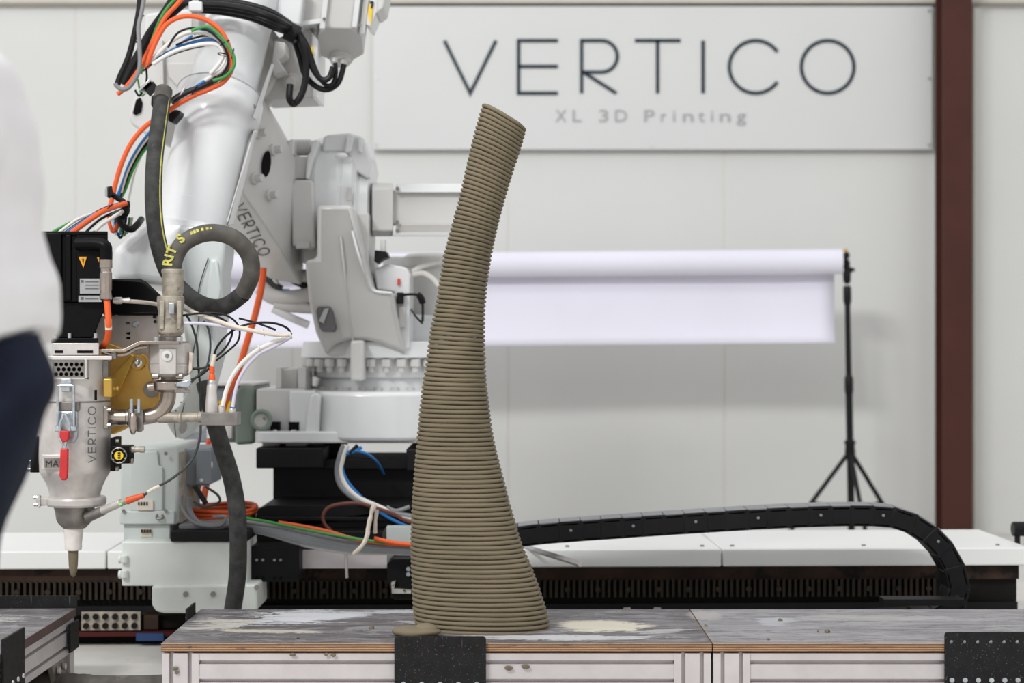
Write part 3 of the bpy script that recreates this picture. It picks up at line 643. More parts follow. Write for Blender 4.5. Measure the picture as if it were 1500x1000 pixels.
# upper arm tube and its rings
ft, fbm = P(368, -45, 4.78), P(275, 345, 4.4); fd = (fbm - ft)
def FA(py): return ft + fd * ((py + 45) / 390.0)
FL = fd.length; pk_ = FL / 390.0
rp('upper_arm', M().lathe(ft, fd, [((y + 45) * pk_, r * 4.55 / F * .93) for y, r in ((-45, 62), (40, 54), (138, 54), (144, 56), (147, 63), (151, 68), (154, 69), (178, 69), (183, 67), (187, 62), (192, 59), (205, 57), (240, 56.5), (316, 56), (317, 57.2), (345, 57), (385, 53))], 72), 'robot_white', 0, smooth=28)
rp('ring_seam', M().torus(FA(152), fd, .0672 * 1.74, .0012, 64, 6), 'robot_shade', 0)
rp('ring_seam', M().torus(FA(318), fd, .0565 * 1.66, .0013, 64, 6), 'robot_shade', 0)
for py, dx, m in ((160, -.005, 'hole'), (163, .06, 'hole'), (168, .104, 'hole'), (320, -.02, 'hole'), (322, .045, 'hole')):
    rr = 69 * 4.55 / F * .93 if py < 200 else 55 * 4.5 / F * .93
    q = FA(py) + V((dx, -math.sqrt(max(0.0001, rr * rr - dx * dx)) , 0)); rp('arm_screw', M().cyl(q + V((0, .01, 0)), q - V((0, .001, 0)), .0052, seg=12), 'steel_dark', 0)
rp('arm_cover_strip', M().hull([P(372, 190, 4.46), P(378, 192, 4.5), P(342, 330, 4.36), P(334, 330, 4.33), P(372, 190, 4.58), P(378, 192, 4.58), P(342, 330, 4.46), P(334, 330, 4.46)]), 'robot_white', .003)
rp('cover_line', M().cyl(P(367, 208, 4.452), P(333, 325, 4.325), .0018, seg=6), 'robot_shade', 0)
rp('arm_edge', M().hull([P(398, 92, 4.58), P(402, 96, 4.6), P(376, 176, 4.5), P(370, 172, 4.48), P(398, 92, 4.68), P(402, 96, 4.68), P(376, 176, 4.6), P(370, 172, 4.6)]), 'robot_white', .002)
# elbow
rp('elbow_disc', M().lathe(P(346, 98, 4.93), (.08, -1, -.1), [(0, .15), (.09, .15), (.1, .142), (.105, .132), (.14, .13), (.15, .12)], 56), 'robot_shade', .002)
rp('elbow_bracket', M().prism([(402, 60), (418, 62), (419, 80), (408, 88), (418, 104), (400, 110), (398, 90)], 4.72, 4.8), 'robot_shade', .004)
rp('elbow_gearbox', M().prism([(212, 20), (230, 17), (282, 12), (300, 40), (300, 80), (272, 158), (246, 160), (232, 206), (214, 197), (192, 182), (188, 170), (197, 140), (208, 128)], 4.72, 4.98), 'robot_grey', .008)
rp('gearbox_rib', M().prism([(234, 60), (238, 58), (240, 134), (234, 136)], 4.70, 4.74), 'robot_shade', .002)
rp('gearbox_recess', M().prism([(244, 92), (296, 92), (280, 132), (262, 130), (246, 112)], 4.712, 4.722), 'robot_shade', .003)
rp('bracket_hole', M().prism([(199, 146), (205, 142), (208, 150), (206, 164), (198, 168), (194, 166)], 4.712, 4.73), 'hole', .002)
rp('cable_post', M().pbox(280, 0, 292, 42, 4.5, 4.6), 'robot_grey', .004)
rp('cable_comb', M().pbox(276, 2, 296, 16, 4.48, 4.5), 'robot_white', .003)
rp('arm_head', M().lathe(P(300, -10, 4.8), (1, -.05, .08), [(0, .07), (.03, .085), (.1, .09), (.2, .085), (.22, .06)], 40), 'robot_white', .003)
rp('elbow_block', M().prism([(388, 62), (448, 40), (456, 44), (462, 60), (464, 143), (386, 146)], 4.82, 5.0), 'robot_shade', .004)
rp('elbow_block_face', M().prism([(456, 46), (466, 58), (466, 90), (464, 143), (458, 143)], 4.8, 4.99), 'robot_white', .003)
rp('warning_label', M().prism([(456, 64), (460, 80), (455, 79)], 4.795, 4.803), 'label_yellow', 0)
rp('cable_boss', M().lathe(P(428, 118, 4.83), (0, -1, -.3), [(0, .026), (.02, .025), (.021, .016), (.035, .015)], 20), 'robot_shade', .001)
rp('upper_block', M().prism([(400, -20), (446, -20), (440, 38), (416, 34), (402, 20)], 4.72, 4.9), 'robot_white', .008)
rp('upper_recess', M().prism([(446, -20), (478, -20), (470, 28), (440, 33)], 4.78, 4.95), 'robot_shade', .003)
rp('recess_edge', M().prism([(440, 31), (470, 27), (470, 34), (440, 38)], 4.76, 4.95), 'robot_white', .002)
# motors hanging at the elbow
oc = [(463, 56, 4.82), (474, 41, 4.75), (514, 42, 4.75), (531, 54, 4.79), (533, 80, 4.88), (514, 90, 4.93), (500, 97, 4.95), (470, 82, 4.9)]
ev = P(497, -70, 4.72) - P(484, 41, 4.75)
rp('elbow_motor', M().poly([P(*q) for q in oc], ev), 'robot_grey', .004)
mb = M()
for (x, y, d) in ((472, 44, 4.735), (519, 42, 4.735), (530, 52, 4.765)): mb.poly([P(x - 4, y - 2, d), P(x + 4, y - 2, d), P(x + 4, y + 2, d + .03), P(x - 4, y + 2, d + .03)], ev)
rp('motor_post', mb, 'robot_white', .002, label='bright corner ribs of the motor')
rp('gland_plate', M().lathe(P(500, 82, 4.905), (0, -.45, -1), [(0, .036), (.012, .034), (.013, .028), (.024, .026)], 24), 'robot_grey', .001)
for x, y in ((490, 89), (504, 91)): rp('gland', M().lathe(P(x, y - 3, 4.88), (0, -.2, -1), [(0, .011), (.012, .011), (.013, .008), (.022, .007)], 12), 'robot_grey', 0)
for x, y in ((475, 28), (527, 37)): rp('bolt', M().cyl(P(x, y, 4.735), P(x, y, 4.725), .005, seg=8), 'steel_dark', 0)
rp('side_box', M().prism([(538, -20), (566, -20), (558, 14), (551, 20), (543, 40), (536, 36)], 4.76, 4.9), 'robot_white', .004)
rp('warning_label', M().prism([(541, 4), (546, 12), (543, 38), (539, 20)], 4.755, 4.762), 'label_yellow', 0)
rp('printed_mark', M().tube([P(542, 4, 4.755), P(546, 3, 4.755), P(544, 12, 4.755)], .0025, 6), 'ink', 0)
rp('side_cap', M().prism([(553, -20), (568, -20), (562, 12), (551, 20)], 4.74, 4.9), 'robot_grey', .006)
# wrist
rp('wrist_housing', M().hull([P(x, y, d) for x, y, d in ((236, 316, 4.3), (300, 325, 4.26), (333, 335, 4.32), (328, 380, 4.3), (300, 425, 4.28), (205, 412, 4.27), (166, 412, 4.3), (167, 366, 4.3), (196, 342, 4.3), (236, 316, 4.5), (333, 335, 4.5), (328, 380, 4.5), (300, 440, 4.5), (166, 412, 4.5), (167, 366, 4.5))]), 'robot_white', .02)
rp('wrist_fork', M().prism([(262, 330), (330, 345), (328, 378), (324, 400), (325, 440), (317, 494), (316, 520), (304, 566), (296, 606), (284, 632), (268, 645), (254, 640), (244, 622), (243, 604), (262, 596), (278, 560), (268, 480), (240, 420)], 4.26, 4.42), 'robot_pale', .02)
rp('fork_seam', M().tube([P(305, 378, 4.255), P(291, 425, 4.255), P(291, 470, 4.255), P(282, 520, 4.255)], .0013, 6), 'ink', 0)
rp('fork_rib', M().hull([P(308, 380, 4.25), P(318, 378, 4.25), P(324, 420, 4.25), P(312, 500, 4.25), P(300, 440, 4.25), P(308, 380, 4.3), P(324, 420, 4.3), P(312, 500, 4.3)]), 'robot_pale', .01)
rp('fork_slot', M().poly([P(268 + 5 * math.cos(t) + 2.5 * math.sin(t), 626 - 9 * math.sin(t) + 1 * math.cos(t), 4.256) for t in [k * math.pi / 8 for k in range(16)]], (0, .006, 0)), 'label_silver', 0)
rp('fork_seam', M().tube([P(258, 600, 4.256), P(256, 622, 4.254), P(258, 641, 4.257)], .001, 6), 'ink', 0)
rp('fork_seam', M().tube([P(270, 590, 4.254), P(266, 610, 4.254)], .001, 6), 'ink', 0)
for px, py in ((268, 571), (265, 589)): rp('screw', M().cyl(P(px, py, 4.26), P(px, py, 4.256), .002, seg=8), 'ink', 0)
rp('wrist_cover', M().prism([(150, 408), (206, 408), (214, 412), (240, 436), (252, 452), (252, 462), (150, 462)], 4.1, 4.3, 200), 'black_gloss', .01, label='glossy black cover')

# ------------------------------------------------------------------ print head
K = 4.0 / F
ph = thing('mortar_extruder', 'stainless steel mortar print head with black motor hanging from the robot wrist', 'extruder', P(108, 806, 4.0))
def pp(name, mb, m='steel_satin', bev=.0015, parent=None, **k): return obj(name, mb, m, parent or ph, bev=bev, **k)
mo = pp('motor', M().pbox(62, 341, 157, 442, 3.92, 4.08, 108).pbox(59, 340, 90, 442, 3.912, 4.08, 108).pbox(112, 341, 158, 442, 3.914, 4.08, 108).pbox(95, 343, 104, 440, 3.914, 3.93), 'motor_black', .003)
pp('motor_cap', M().pbox(59, 338.5, 158, 344, 3.913, 4.085, 108), 'motor_black', .002)
pp('motor_neck', M().prism([(70, 442), (158, 442), (157, 446), (146, 470), (137, 495), (82, 495), (77, 470), (72, 446)], 3.93, 4.07, 108), 'motor_black', .003)
pp('motor_flange', M().pbox(75, 495, 144, 502, 3.92, 4.08, 108), 'motor_black', .001)
for x in (102, 140): pp('bolt', M().cyl(P(x, 496, 3.925), P(x, 488, 3.925), .0045, seg=8), 'zinc', 0)
pp('warning_label', M().prism([(115, 376), (127, 376), (122, 392)], 3.911, 3.914), 'warn_orange', 0, label='orange warning triangle')
pp('warning_label', M().prism([(142, 377), (148, 377), (148, 391)], 3.911, 3.914), 'warn_orange', 0)
tr_i = pp('exclamation_mark', M().prism([(120, 379), (122.5, 379), (121.5, 386)], 3.909, 3.912), 'ink', 0)
for y0, y1 in ((408, 430), (433, 442)):
    l = pp('type_plate', M().pbox(117 if y0 < 420 else 115, y0, 149, y1, 3.911, 3.914), 'label_silver', 0)
    pp('print_mark', M().pbox(118.5, y0 + 2, 122, y0 + 5.5, 3.9095, 3.912), 'ink_grey', 0, l)
    for i in range(3 if y0 < 420 else 1): pp('print_line', M().pbox(125, y0 + 4 + i * 5, 144, y0 + 5 + i * 5, 3.9095, 3.912), 'ink_grey', 0, l)
pp('connector_elbow', M().tube([P(113, 357, 3.91), P(140, 357, 3.9), P(153, 360, 3.895), P(155, 368, 3.895), P(155, 381, 3.895)], 9.5 * K * .97, 16), 'motor_black', .001)
pp('connector', M().vl(155, 3.895, [(380, 9.5), (392, 9.5), (393, 8.2), (398, 8.2), (399, 9), (424, 9), (426, 8), (434, 9.2), (438, 9), (440, 6)], 24), 'pipe_steel', 0)
pp('motor_cable', M().tube([P(156, 438, 3.895), P(158, 455, 3.89), P(159, 480, 3.89), P(157, 497, 3.92), P(149, 510, 3.98)], 4.6 * K, 12), 'orange', 0)
pp('cable_tag', M().cyl(P(158.6, 467, 3.8905), P(159.2, 483, 3.8905), 5 * K, seg=14), 'cream', 0)
pp('adaptor_block', M().pbox(76, 502, 145, 520, 3.92, 4.08, 108), 'steel', .002)
for x0, x1 in ((80, 92), (113, 136)): pp('slot', M().pbox(x0, 513, x1, 517, 3.9185, 3.925), 'hole', 0)
pp('head_flange', M().pbox(70, 521, 164, 527, 3.91, 4.09, 108), 'steel_satin', .002)
pp('upper_shell', M().vl(110, 4.0, [(526, 50), (586, 50), (587, 49.5)], 48), 'steel_satin', 0, smooth=50)
# perforated vent: a real plate with round holes
o_ = P(77, 553.5, 3.912)
holes = []
for r in range(3):
    for c_i in range(7): holes.append(((5 + c_i * 7.4 + (3.7 if r == 1 else 0)) * K, (5.5 + r * 7) * K, 2.9 * K))
holes = [h for h in holes if h[0] + h[2] < 46.5 * K]
pp('vent_backing', M().pbox(77, 527, 126, 554, 3.916, 3.93), 'hole', 0)
plate('vent_grille', [(0, 0), (47.5 * K, 0), (47.5 * K, 26.5 * K), (0, 26.5 * K)], holes, .0016, o_, (1, 0, 0), (0, 0, 1), 'steel_dark', ph)
pp('vent_frame', M().pbox(124, 526, 127, 555, 3.909, 3.93).pbox(76, 553, 127, 555.5, 3.909, 3.93), 'steel', .0005)
pp('side_vent', M().pbox(151, 528, 158, 552, 3.965, 3.99), 'steel_dark', 0)
pp('keyhole', M().pbox(138, 571, 141, 586, 3.9265, 3.935), 'hole', .001)
pp('seam_ring', M().vl(110, 4.0, [(586, 50.6), (588.5, 50.6)], 48), 'steel_dark', 0)
pp('lower_shell', M().vl(110, 4.0, [(588, 50.5), (668, 51.5), (688, 51), (692, 50), (697, 47), (704, 43), (712, 39.5), (720, 37), (727, 36)], 56), 'steel', 0, smooth=50)
pp('clamp_ring', M().vl(112, 4.0, [(726, 37), (727, 41), (730, 43), (737, 43), (740, 41), (741, 36)], 48), 'steel', .0005)
pp('ring_clamp_lug', M().hull([P(52, 730, 3.98), P(60, 727, 3.98), P(76, 729, 3.97), P(76, 739, 3.97), P(60, 741, 3.98), P(54, 738, 3.98), P(52, 730, 4.0), P(76, 729, 4.0), P(76, 739, 4.0), P(54, 738, 4.0)]), 'steel', .001)
for y in (728, 739): pp('clamp_bolt', M().cyl(P(50, y, 3.985), P(60, y, 3.985), .0042, seg=8).cyl(P(57, y - 5, 3.975), P(57, y + 5, 3.975), .003, seg=8), 'steel_bright', 0)
pp('lower_cup', M().vl(109, 4.0, [(741, 30), (746, 28.5), (750, 27.5), (760, 26), (766, 23), (770, 19), (773, 16)], 40), 'steel_dark', 0, smooth=50)
noz = pp('nozzle', M().vl(107.5, 4.0, [(772, 14.5), (798, 12), (800, 12.5), (805, 11.8), (806, 8)], 32), 'nozzle_white', 0)
pp('mortar_drip', M().vl(107.3, 4.0, [(803, 7.2), (815, 7), (828, 6.5), (837, 5.2), (843, 3.2), (845, .6)], 24), 'clay', 0, label='olive grey mortar pushed out of the nozzle')
pp('sensor_port', M().cyl(P(128, 757, 3.97), P(153, 747, 3.95), .0135, .0105, 20), 'steel_dark', .001)
pp('probe', M().cyl(P(150, 748, 3.95), P(177, 736, 3.93), .0095, seg=18), 'steel', .001)
pp('probe_nut', M().cyl(P(176, 736.5, 3.93), P(187, 733, 3.925), .0082, .007, 12), 'camlock', 0)
pp('indicator_light', M().sphere(P(176.5, 738, 3.919), .0022, 8), 'led', 0, label='tiny green status light')
pp('probe_plug', M().cyl(P(186, 733.5, 3.925), P(211, 725, 3.92), .0088, .0058, 14), 'orange_dull', 0)
# toggle latch
for x in (84.5, 108): pp('latch_rod', M().cyl(P(x, 566, 3.9), P(x, 632, 3.9), 2 * K, seg=10), 'zinc', 0)
pp('latch_rod', M().tube([P(84.5, 566, 3.9), P(88, 564.5, 3.9), P(105, 564.5, 3.9), P(108, 566, 3.9)], 2 * K, 8), 'zinc', 0)
pp('latch_hook', M().pbox(89, 554, 104, 563, 3.905, 3.92).pbox(90, 563, 102, 574, 3.902, 3.92), 'zinc', .002)
pp('latch_plate', M().pbox(83, 588, 115, 602, 3.909, 3.93), 'steel_dark', .002)
pp('latch_base', M().prism([(86, 602), (113, 602), (113, 640), (108, 648), (88, 648), (84, 640)], 3.908, 3.925), 'zinc', .002)
for x0, x1 in ((81, 88), (102, 112)): pp('latch_nut', M().cyl(P(x0, 628, 3.9), P(x1, 628, 3.9), .0075, seg=6), 'zinc', 0)
for s in (-1, 1): pp('latch_arm', M().tube([P(94.5 + 6 * s, 638, 3.892), P(94.5 + 7 * s, 622, 3.892), P(94.5 + 3 * s, 612, 3.892), P(94 + 1 * s, 606, 3.895)], .0032, 8), 'zinc', 0)
pp('latch_handle', M().prism([(87, 631), (101, 631), (100, 642), (97, 647), (91, 647), (87, 641)], 3.88, 3.895), 'red_handle', .002, label='red plastic grip')
pp('latch_loop', M().tube([P(90, 647, 3.885), P(91, 652, 3.885), P(90, 658, 3.885)], .003, 8).tube([P(97, 647, 3.885), P(96, 652, 3.885), P(97, 658, 3.885)], .003, 8), 'zinc', 0)
pp('latch_handle', M().prism([(88, 657), (99, 657), (98.5, 690), (98, 700), (95, 704), (89, 703), (86.5, 697)], 3.878, 3.892), 'red_handle', .003, label='red plastic grip')
# lettering and name plate
vertico(P(140, 677, 3.9315), (0, 0, 1), (-1, -.56, 0), 10.6 * K, 1.5 * K, 'ink_grey', ph, th=.0016, xs=.96)
np_ = pp('name_plate', M().pbox(61, 665.5, 96, 687.5, 3.914, 3.96), 'steel', .0015)
pp('plate_recess', M().pbox(65, 671, 95, 685, 3.912, 3.93), 'steel_dark', 0, np_)
text('lettering', 'MAI', 13 * K, P(66, 683.5, 3.911), (1, 0, 0), (0, 0, 1), 'ink', np_, 1.1)
# valve block at the right of the shell
pp('valve_block', M().pbox(161, 641, 168, 690, 3.95, 4.02), 'motor_black', .002)
pp('valve_body', M().pbox(163, 653, 189, 679, 3.935, 3.99), 'motor_black', .002)
pp('valve_dial', M().torus(P(174, 667, 3.933), (0, 1, 0), 11 * K, .0015), 'steel_dark', 0)
dl = pp('dial_label', M().cyl(P(174, 667, 3.934), P(174, 667, 3.931), 6.3 * K, seg=24), 'label_yellow', 0, label='round yellow label')
for i in range(3): pp('print_mark', M().pbox(172.5, 662 + i * 3.6, 176, 664.4 + i * 3.6, 3.9295, 3.932), 'ink', 0, dl)
for i in range(6):
    a = i * math.pi / 3 + .4; pp('dial_stud', M().cyl(P(174 + 10 * math.cos(a), 667 + 10 * math.sin(a), 3.934), P(174 + 10 * math.cos(a), 667 + 10 * math.sin(a), 3.931), .0019, seg=8), 'label_silver', 0)
for x0, x1, y, r in ((189, 212, 658, 5), (189, 195, 675, 4.5), (167, 174, 686, 4), (167, 174, 646, 3)): pp('fitting', M().lathe(P(x0, y, 3.96), (1, 0, 0), [(0, r * K * .8), ((x1 - x0) * .4 * K, r * K), ((x1 - x0) * .42 * K, r * K * .85), ((x1 - x0) * .7 * K, r * K * .85), ((x1 - x0) * .72 * K, r * K), ((x1 - x0) * K, r * K * .9)], 14), 'camlock', 0)
pp('valve_block', M().pbox(44, 640, 57, 692, 4.0, 4.06), 'motor_black', .002)
pp('fitting', M().cyl(P(40, 676, 4.02), P(50, 676, 4.02), .008, seg=12).cyl(P(40, 687, 4.02), P(50, 687, 4.02), .006, seg=12), 'zinc', 0)

# ------------------------------------------------------------------ outlet pipe, ball valve and couplings
pv = thing('pipe_and_valve', 'stainless elbow pipe with ball valve and clamps beside the print head', 'pipe', P(249, 622, 4.0))
def qp(name, mb, m='pipe_steel', bev=.001, **k): return obj(name, mb, m, pv, bev=bev, **k)
qp('flange', M().pbox(151, 595, 158, 628, 3.965, 4.035), 'pipe_steel', .002)
for y in (600, 622): qp('bolt', M().cyl(P(156, y, 3.97), P(162, y, 3.97), .005, seg=8), 'zinc', 0)
qp('pipe', M().tube([P(157, 611, 4.0), P(190, 611, 4.0), P(212, 610.5, 4.0), P(232, 605, 4.0), P(244, 590, 4.0), P(247, 572, 4.0), P(247, 556, 4.0)], 11.3 * K, 22, 10), 'pipe_steel', 0)
qp('pipe_collar', M().lathe(P(158, 611, 4.0), (1, 0, 0), [(0, 12 * K), (28 * K, 12 * K), (30 * K, 14 * K), (33 * K, 14 * K)], 24), 'pipe_steel', 0)
qp('pipe_clamp', M().lathe(P(190, 611, 4.0), (1, 0, 0), [(0, 14 * K), (3 * K, 18 * K), (13 * K, 18 * K), (16 * K, 14 * K)], 28), 'pipe_steel', .001)
for x in (192.5, 203): qp('clamp_bolt', M().cyl(P(x, 584, 3.965), P(x, 604, 3.965), .0042, seg=10), 'zinc', 0)
qp('wing_nut', M().lathe(P(195, 605, 3.955), (0, 0, -1), [(0, 4 * K), (6 * K, 6 * K), (20 * K, 6 * K), (27 * K, 4.5 * K), (31 * K, 2 * K)], 10), 'pipe_steel', .001)
qp('clamp_lug', M().hull([P(188, 599, 3.97), P(209, 599, 3.97), P(211, 629, 3.97), P(205, 634, 3.97), P(188, 624, 3.97), P(188, 599, 3.99), P(209, 599, 3.99), P(211, 629, 3.99), P(188, 624, 3.99)]), 'steel_dark', .002)
qp('tri_clamp', M().vl(247, 4.0, [(556, 18), (559, 25), (570, 26), (574, 20)], 32), 'pipe_steel', .0008)
qp('wing_nut', M().hull([P(258, 560, 3.96), P(276, 556, 3.955), P(281, 561, 3.955), P(276, 568, 3.955), P(258, 566, 3.96), P(258, 560, 3.98), P(276, 557, 3.975), P(281, 562, 3.97), P(258, 568, 3.98)]), 'zinc', .002)
qp('clamp_plate', M().hull([P(254, 568, 3.965), P(279, 571, 3.965), P(279, 575, 3.965), P(256, 575, 3.965), P(254, 568, 3.99), P(279, 571, 3.99), P(279, 575, 3.99), P(256, 575, 3.99)]), 'steel_dark', .001)
qp('clamp_bolt', M().cyl(P(217, 567, 3.97), P(227, 566, 3.97), .011, seg=10), 'pipe_steel', .001)
qp('valve_neck', M().vl(248, 4.0, [(546, 12), (560, 12)], 24), 'steel_dark', 0)
vb = qp('ball_valve', M().vl(249, 4.0, [(502, 30), (504, 31.5), (532, 31.5), (533, 30.5), (535, 31.5), (546, 30), (549, 27), (552, 20)], 10), 'steel', .002)
qp('valve_flat', M().pbox(233, 510, 258, 548, 3.945, 3.98), 'steel', .002)
qp('valve_plug', M().lathe(P(245, 521, 3.946), (0, -1, 0), [(0, 7.6 * K), (.005, 7.6 * K), (.006, 5 * K), (.0061, 3.4 * K)], 24), 'label_white', 0)
qp('hex_socket', M().cyl(P(245, 521, 3.94), P(245, 521, 3.9385), 3.3 * K, seg=6), 'steel_dark', 0)
for x in (227, 262): qp('valve_bolt', M().cyl(P(x - 4, 551, 3.965), P(x + 6, 551, 3.965), .007, seg=8), 'pipe_steel', .001)
qp('valve_tab', M().prism([(277, 515), (282, 518), (281, 542), (276, 548)], 3.98, 4.0), 'cream', .001)
qp('valve_neck', M().vl(250, 4.0, [(482, 14), (492, 14), (493, 17), (502, 17)], 24), 'steel_dark', 0)
for x in (229, 263): qp('stud', M().cyl(P(x, 494, 3.96), P(x, 503, 3.96), 4.5 * K, seg=10), 'label_silver', .0008)
cm = qp('camlock_coupler', M().vl(250, 4.0, [(433, 15), (434, 19.5), (440, 20), (453, 19), (455, 18), (470, 18.5), (476, 19.5), (487, 19), (491, 15), (496, 13)], 28), 'camlock', .001)
qp('camlock_lever', M().pbox(246.5, 443, 255, 460, 3.958, 3.975), 'zinc', .002)
for x in (237, 262): qp('camlock_arm', M().hull([P(x - 3, 440, 3.965), P(x + 4, 440, 3.965), P(x + 3, 482, 3.967), P(x - 3, 482, 3.967), P(x - 3, 440, 3.985), P(x + 4, 440, 3.985), P(x + 3, 482, 3.985), P(x - 3, 482, 3.985)]), 'camlock', .002)
qp('hose_ferrule', M().vl(253, 4.0, [(394, 14.5), (395, 16.3), (400, 16.3), (401, 15.6), (428, 15.6), (431, 14.5), (435, 14)], 28), 'camlock', .001)
qp('wire_loop', M().tube([P(232, 485, 3.96), P(238, 488, 3.955), P(255, 487, 3.955), P(268, 480, 3.965)], .0014, 6), 'pipe_steel', 0)
# support bar from the head to the valve
br = M().prism([(136, 511), (181, 511), (204, 499.5), (262, 499.5), (262, 503.5), (206, 504), (183, 515), (136, 515)], 3.93, 4.05)
obj('support_bar', br, 'pipe_steel', pv, bev=.0008)
qp('support_bolt', M().cyl(P(167, 514, 3.945), P(167, 526, 3.945), .008, seg=8), 'steel_dark', .001)
qp('support_tube', M().tube([P(150, 515, 3.95), P(168, 520, 3.95), P(186, 518, 3.95), P(200, 510, 3.95), P(216, 508, 3.95)], .0045, 10), 'pipe_steel', 0)
# sensor branch and manifold
qp('branch_pipe', M().lathe(P(232, 611, 4.0), (1, 0, 0), [(0, 8.5 * K), (30 * K, 8 * K), (31 * K, 9.5 * K), (34 * K, 9.5 * K), (35 * K, 7 * K), (58 * K, 7 * K), (59 * K, 8.5 * K), (66 * K, 8.5 * K)], 20), 'camlock', 0)
mf = thing('pneumatic_manifold', 'small scratched metal manifold block with tube fittings', 'manifold', P(320, 623, 3.99))
obj('block', M().pbox(294, 604, 348, 623, 3.97, 4.02), 'steel_dark', mf, bev=.0015)
obj('connector_body', M().vl(310, 3.99, [(562, 6), (565, 7), (575, 7.5), (590, 9), (603, 9.5), (605, 9)], 20), 'steel', mf)
obj('connector_ring', M().vl(310, 3.99, [(557, 5.5), (558, 6.2), (563, 6.2)], 16), 'zinc', mf)
obj('cable_plug', M().vl(310.5, 3.99, [(536, 3), (537, 4), (545, 4.2), (547, 3.4), (550, 4.6), (559, 5.4), (560, 5)], 16), 'orange', mf, label='orange cable plug')
obj('tube_fitting', M().vl(325, 3.99, [(593, 4.5), (597, 5.4), (601, 5), (605, 5)], 16), 'steel', mf)
obj('tube_fitting', M().vl(340.5, 3.99, [(598, 4.5), (600, 5.2), (605, 5)], 16), 'steel', mf)
obj('fitting_collar', M().vl(340.5, 3.99, [(595, 4), (597, 4.4), (599, 4)], 16), 'blue', mf)

# brass wheel with its steel plate behind the head
bw = thing('brass_end_plate', 'brass coloured rounded end plate between print head and valve', 'plate', P(197, 632, 4.12))
ptsw = catmull([P(x, y, 4.09) for x, y in ((148, 505), (170, 506), (196, 520), (208, 518), (216, 526), (222, 548), (233, 570), (232, 590), (222, 604), (205, 612), (195, 620), (175, 632), (158, 634), (150, 600), (148, 550))], 4, True)
obj('plate_body', M().poly(ptsw, (0, .03, 0)), 'brass', bw, bev=.004)
obj('arm', M().hull([P(162, 553, 4.07), P(192, 519, 4.07), P(198, 523, 4.07), P(178, 552, 4.07), P(172, 580, 4.07), P(162, 580, 4.07), P(162, 553, 4.1), P(192, 519, 4.1), P(198, 523, 4.1), P(172, 580, 4.1)]), 'brass_light', bw, bev=.003)
obj('boss', M().lathe(P(202, 531, 4.09), (0, -1, 0), [(0, 12 * K), (.012, 11 * K)], 24), 'brass', bw, bev=.001)
obj('bolt', M().lathe(P(202, 531, 4.08), (0, -1, 0), [(0, 7 * K), (.005, 7 * K), (.006, 4.2 * K), (.012, 4 * K), (.015, 2 * K)], 16), 'steel_bright', bw)
obj('hub', M().cyl(P(222, 570, 4.09), P(222, 570, 4.06), 12 * K, seg=24), 'steel_dark', bw, bev=.001)
obj('square_fitting', M().pbox(151, 554, 164, 582, 3.945, 3.985), 'brass_light', bw, bev=.003)
obj('nut', M().lathe(P(164, 569, 3.965), (1, 0, 0), [(0, 3 * K), (3 * K, 4 * K), (5 * K, 2.4 * K), (8 * K, 4 * K), (10 * K, 3 * K)], 12), 'brass', bw)
for x, y in ((199, 540), (211, 536)): obj('screw', M().cyl(P(x, y, 4.092), P(x, y, 4.086), .0022, seg=8), 'hole', bw)
mp = thing('mounting_sheet', 'brushed sheet metal bracket with bolts below the glossy black cover', 'bracket', P(185, 520, 4.15))
obj('sheet', M().prism([(135, 520), (136, 490), (148, 462), (232, 461), (234, 530), (135, 530)], 4.12, 4.128), 'steel', mp, bev=.001)
obj('bolt', M().lathe(P(199, 475, 4.12), (0, -1, 0), [(0, 5 * K), (.003, 5 * K), (.004, 3.5 * K), (.009, 3.5 * K)], 10), 'zinc', mp)
obj('bolt', M().cyl(P(171, 462, 4.11), P(171, 456, 4.11), .0055, seg=8), 'zinc', mp)
obj('slot', M().pbox(184, 471, 190, 475, 4.118, 4.121), 'ink_grey', mp)
for y in (487, 494): obj('slot', M().prism([(185, y), (191, y - 1), (190, y + 3), (185, y + 2)], 4.118, 4.121), 'hole', mp)
for x, y in ((226, 464), (227, 471), (134, 488), (141, 492)): obj('screw', M().cyl(P(x, y, 4.12), P(x, y, 4.112), .004, seg=8), 'ink' if x > 200 else 'zinc', mp)

# ------------------------------------------------------------------ hoses
def cable(name, pts, rpx, m, parent, d=4.3, seg=10, n=8, **k):
    pts = [P(q[0], q[1], q[2] if len(q) > 2 else d) for q in pts]
    return obj(name, M().tube(pts, rpx * d / F, seg, n), m, parent, **k)
h1 = thing('looped_rubber_hose', 'dusty black rubber hose looping from the coupling up along the arm', 'hose', P(253, 395, 4.0))
loop = [(253, 397, 4.0), (256, 378, 4.0), (268, 357, 4.0), (291, 344, 4.0), (318, 341, 4.01), (346, 351, 4.03), (365, 374, 4.05), (368, 402, 4.07), (356, 430, 4.1), (330, 448, 4.13), (302, 448, 4.15), (272, 430, 4.16), (246, 398, 4.16), (231, 352, 4.15), (225, 300, 4.15), (226, 240, 4.18), (233, 180, 4.25), (240, 134, 4.33)]
cable('hose_body', loop[:9], 12.8, 'rubber_grey', h1, 4.03, 18, 12)
cable('hose_body', loop[8:], 12.6, 'rubber', h1, 4.15, 18, 12)
hp_ = catmull([P(*q) for q in loop], 12)
def stripe(pts, off, r): return M().tube([p + o for p, o in zip(pts, off)], r, 6, smooth=False)
cpt = hp_[12 * 12:]; offs = []
for i, p in enumerate(cpt):
    d = (cpt[min(i + 1, len(cpt) - 1)] - cpt[max(i - 1, 0)]).normalized(); s = d.cross(V((0, -1, 0))).normalized()
    s = s if s.x > 0 else -s; offs.append(s * .0176 + V((0, -.0098, 0)))
obj('yellow_stripe', stripe(cpt, offs, .0022), 'hose_yellow', h1, label='faded yellow stripe')
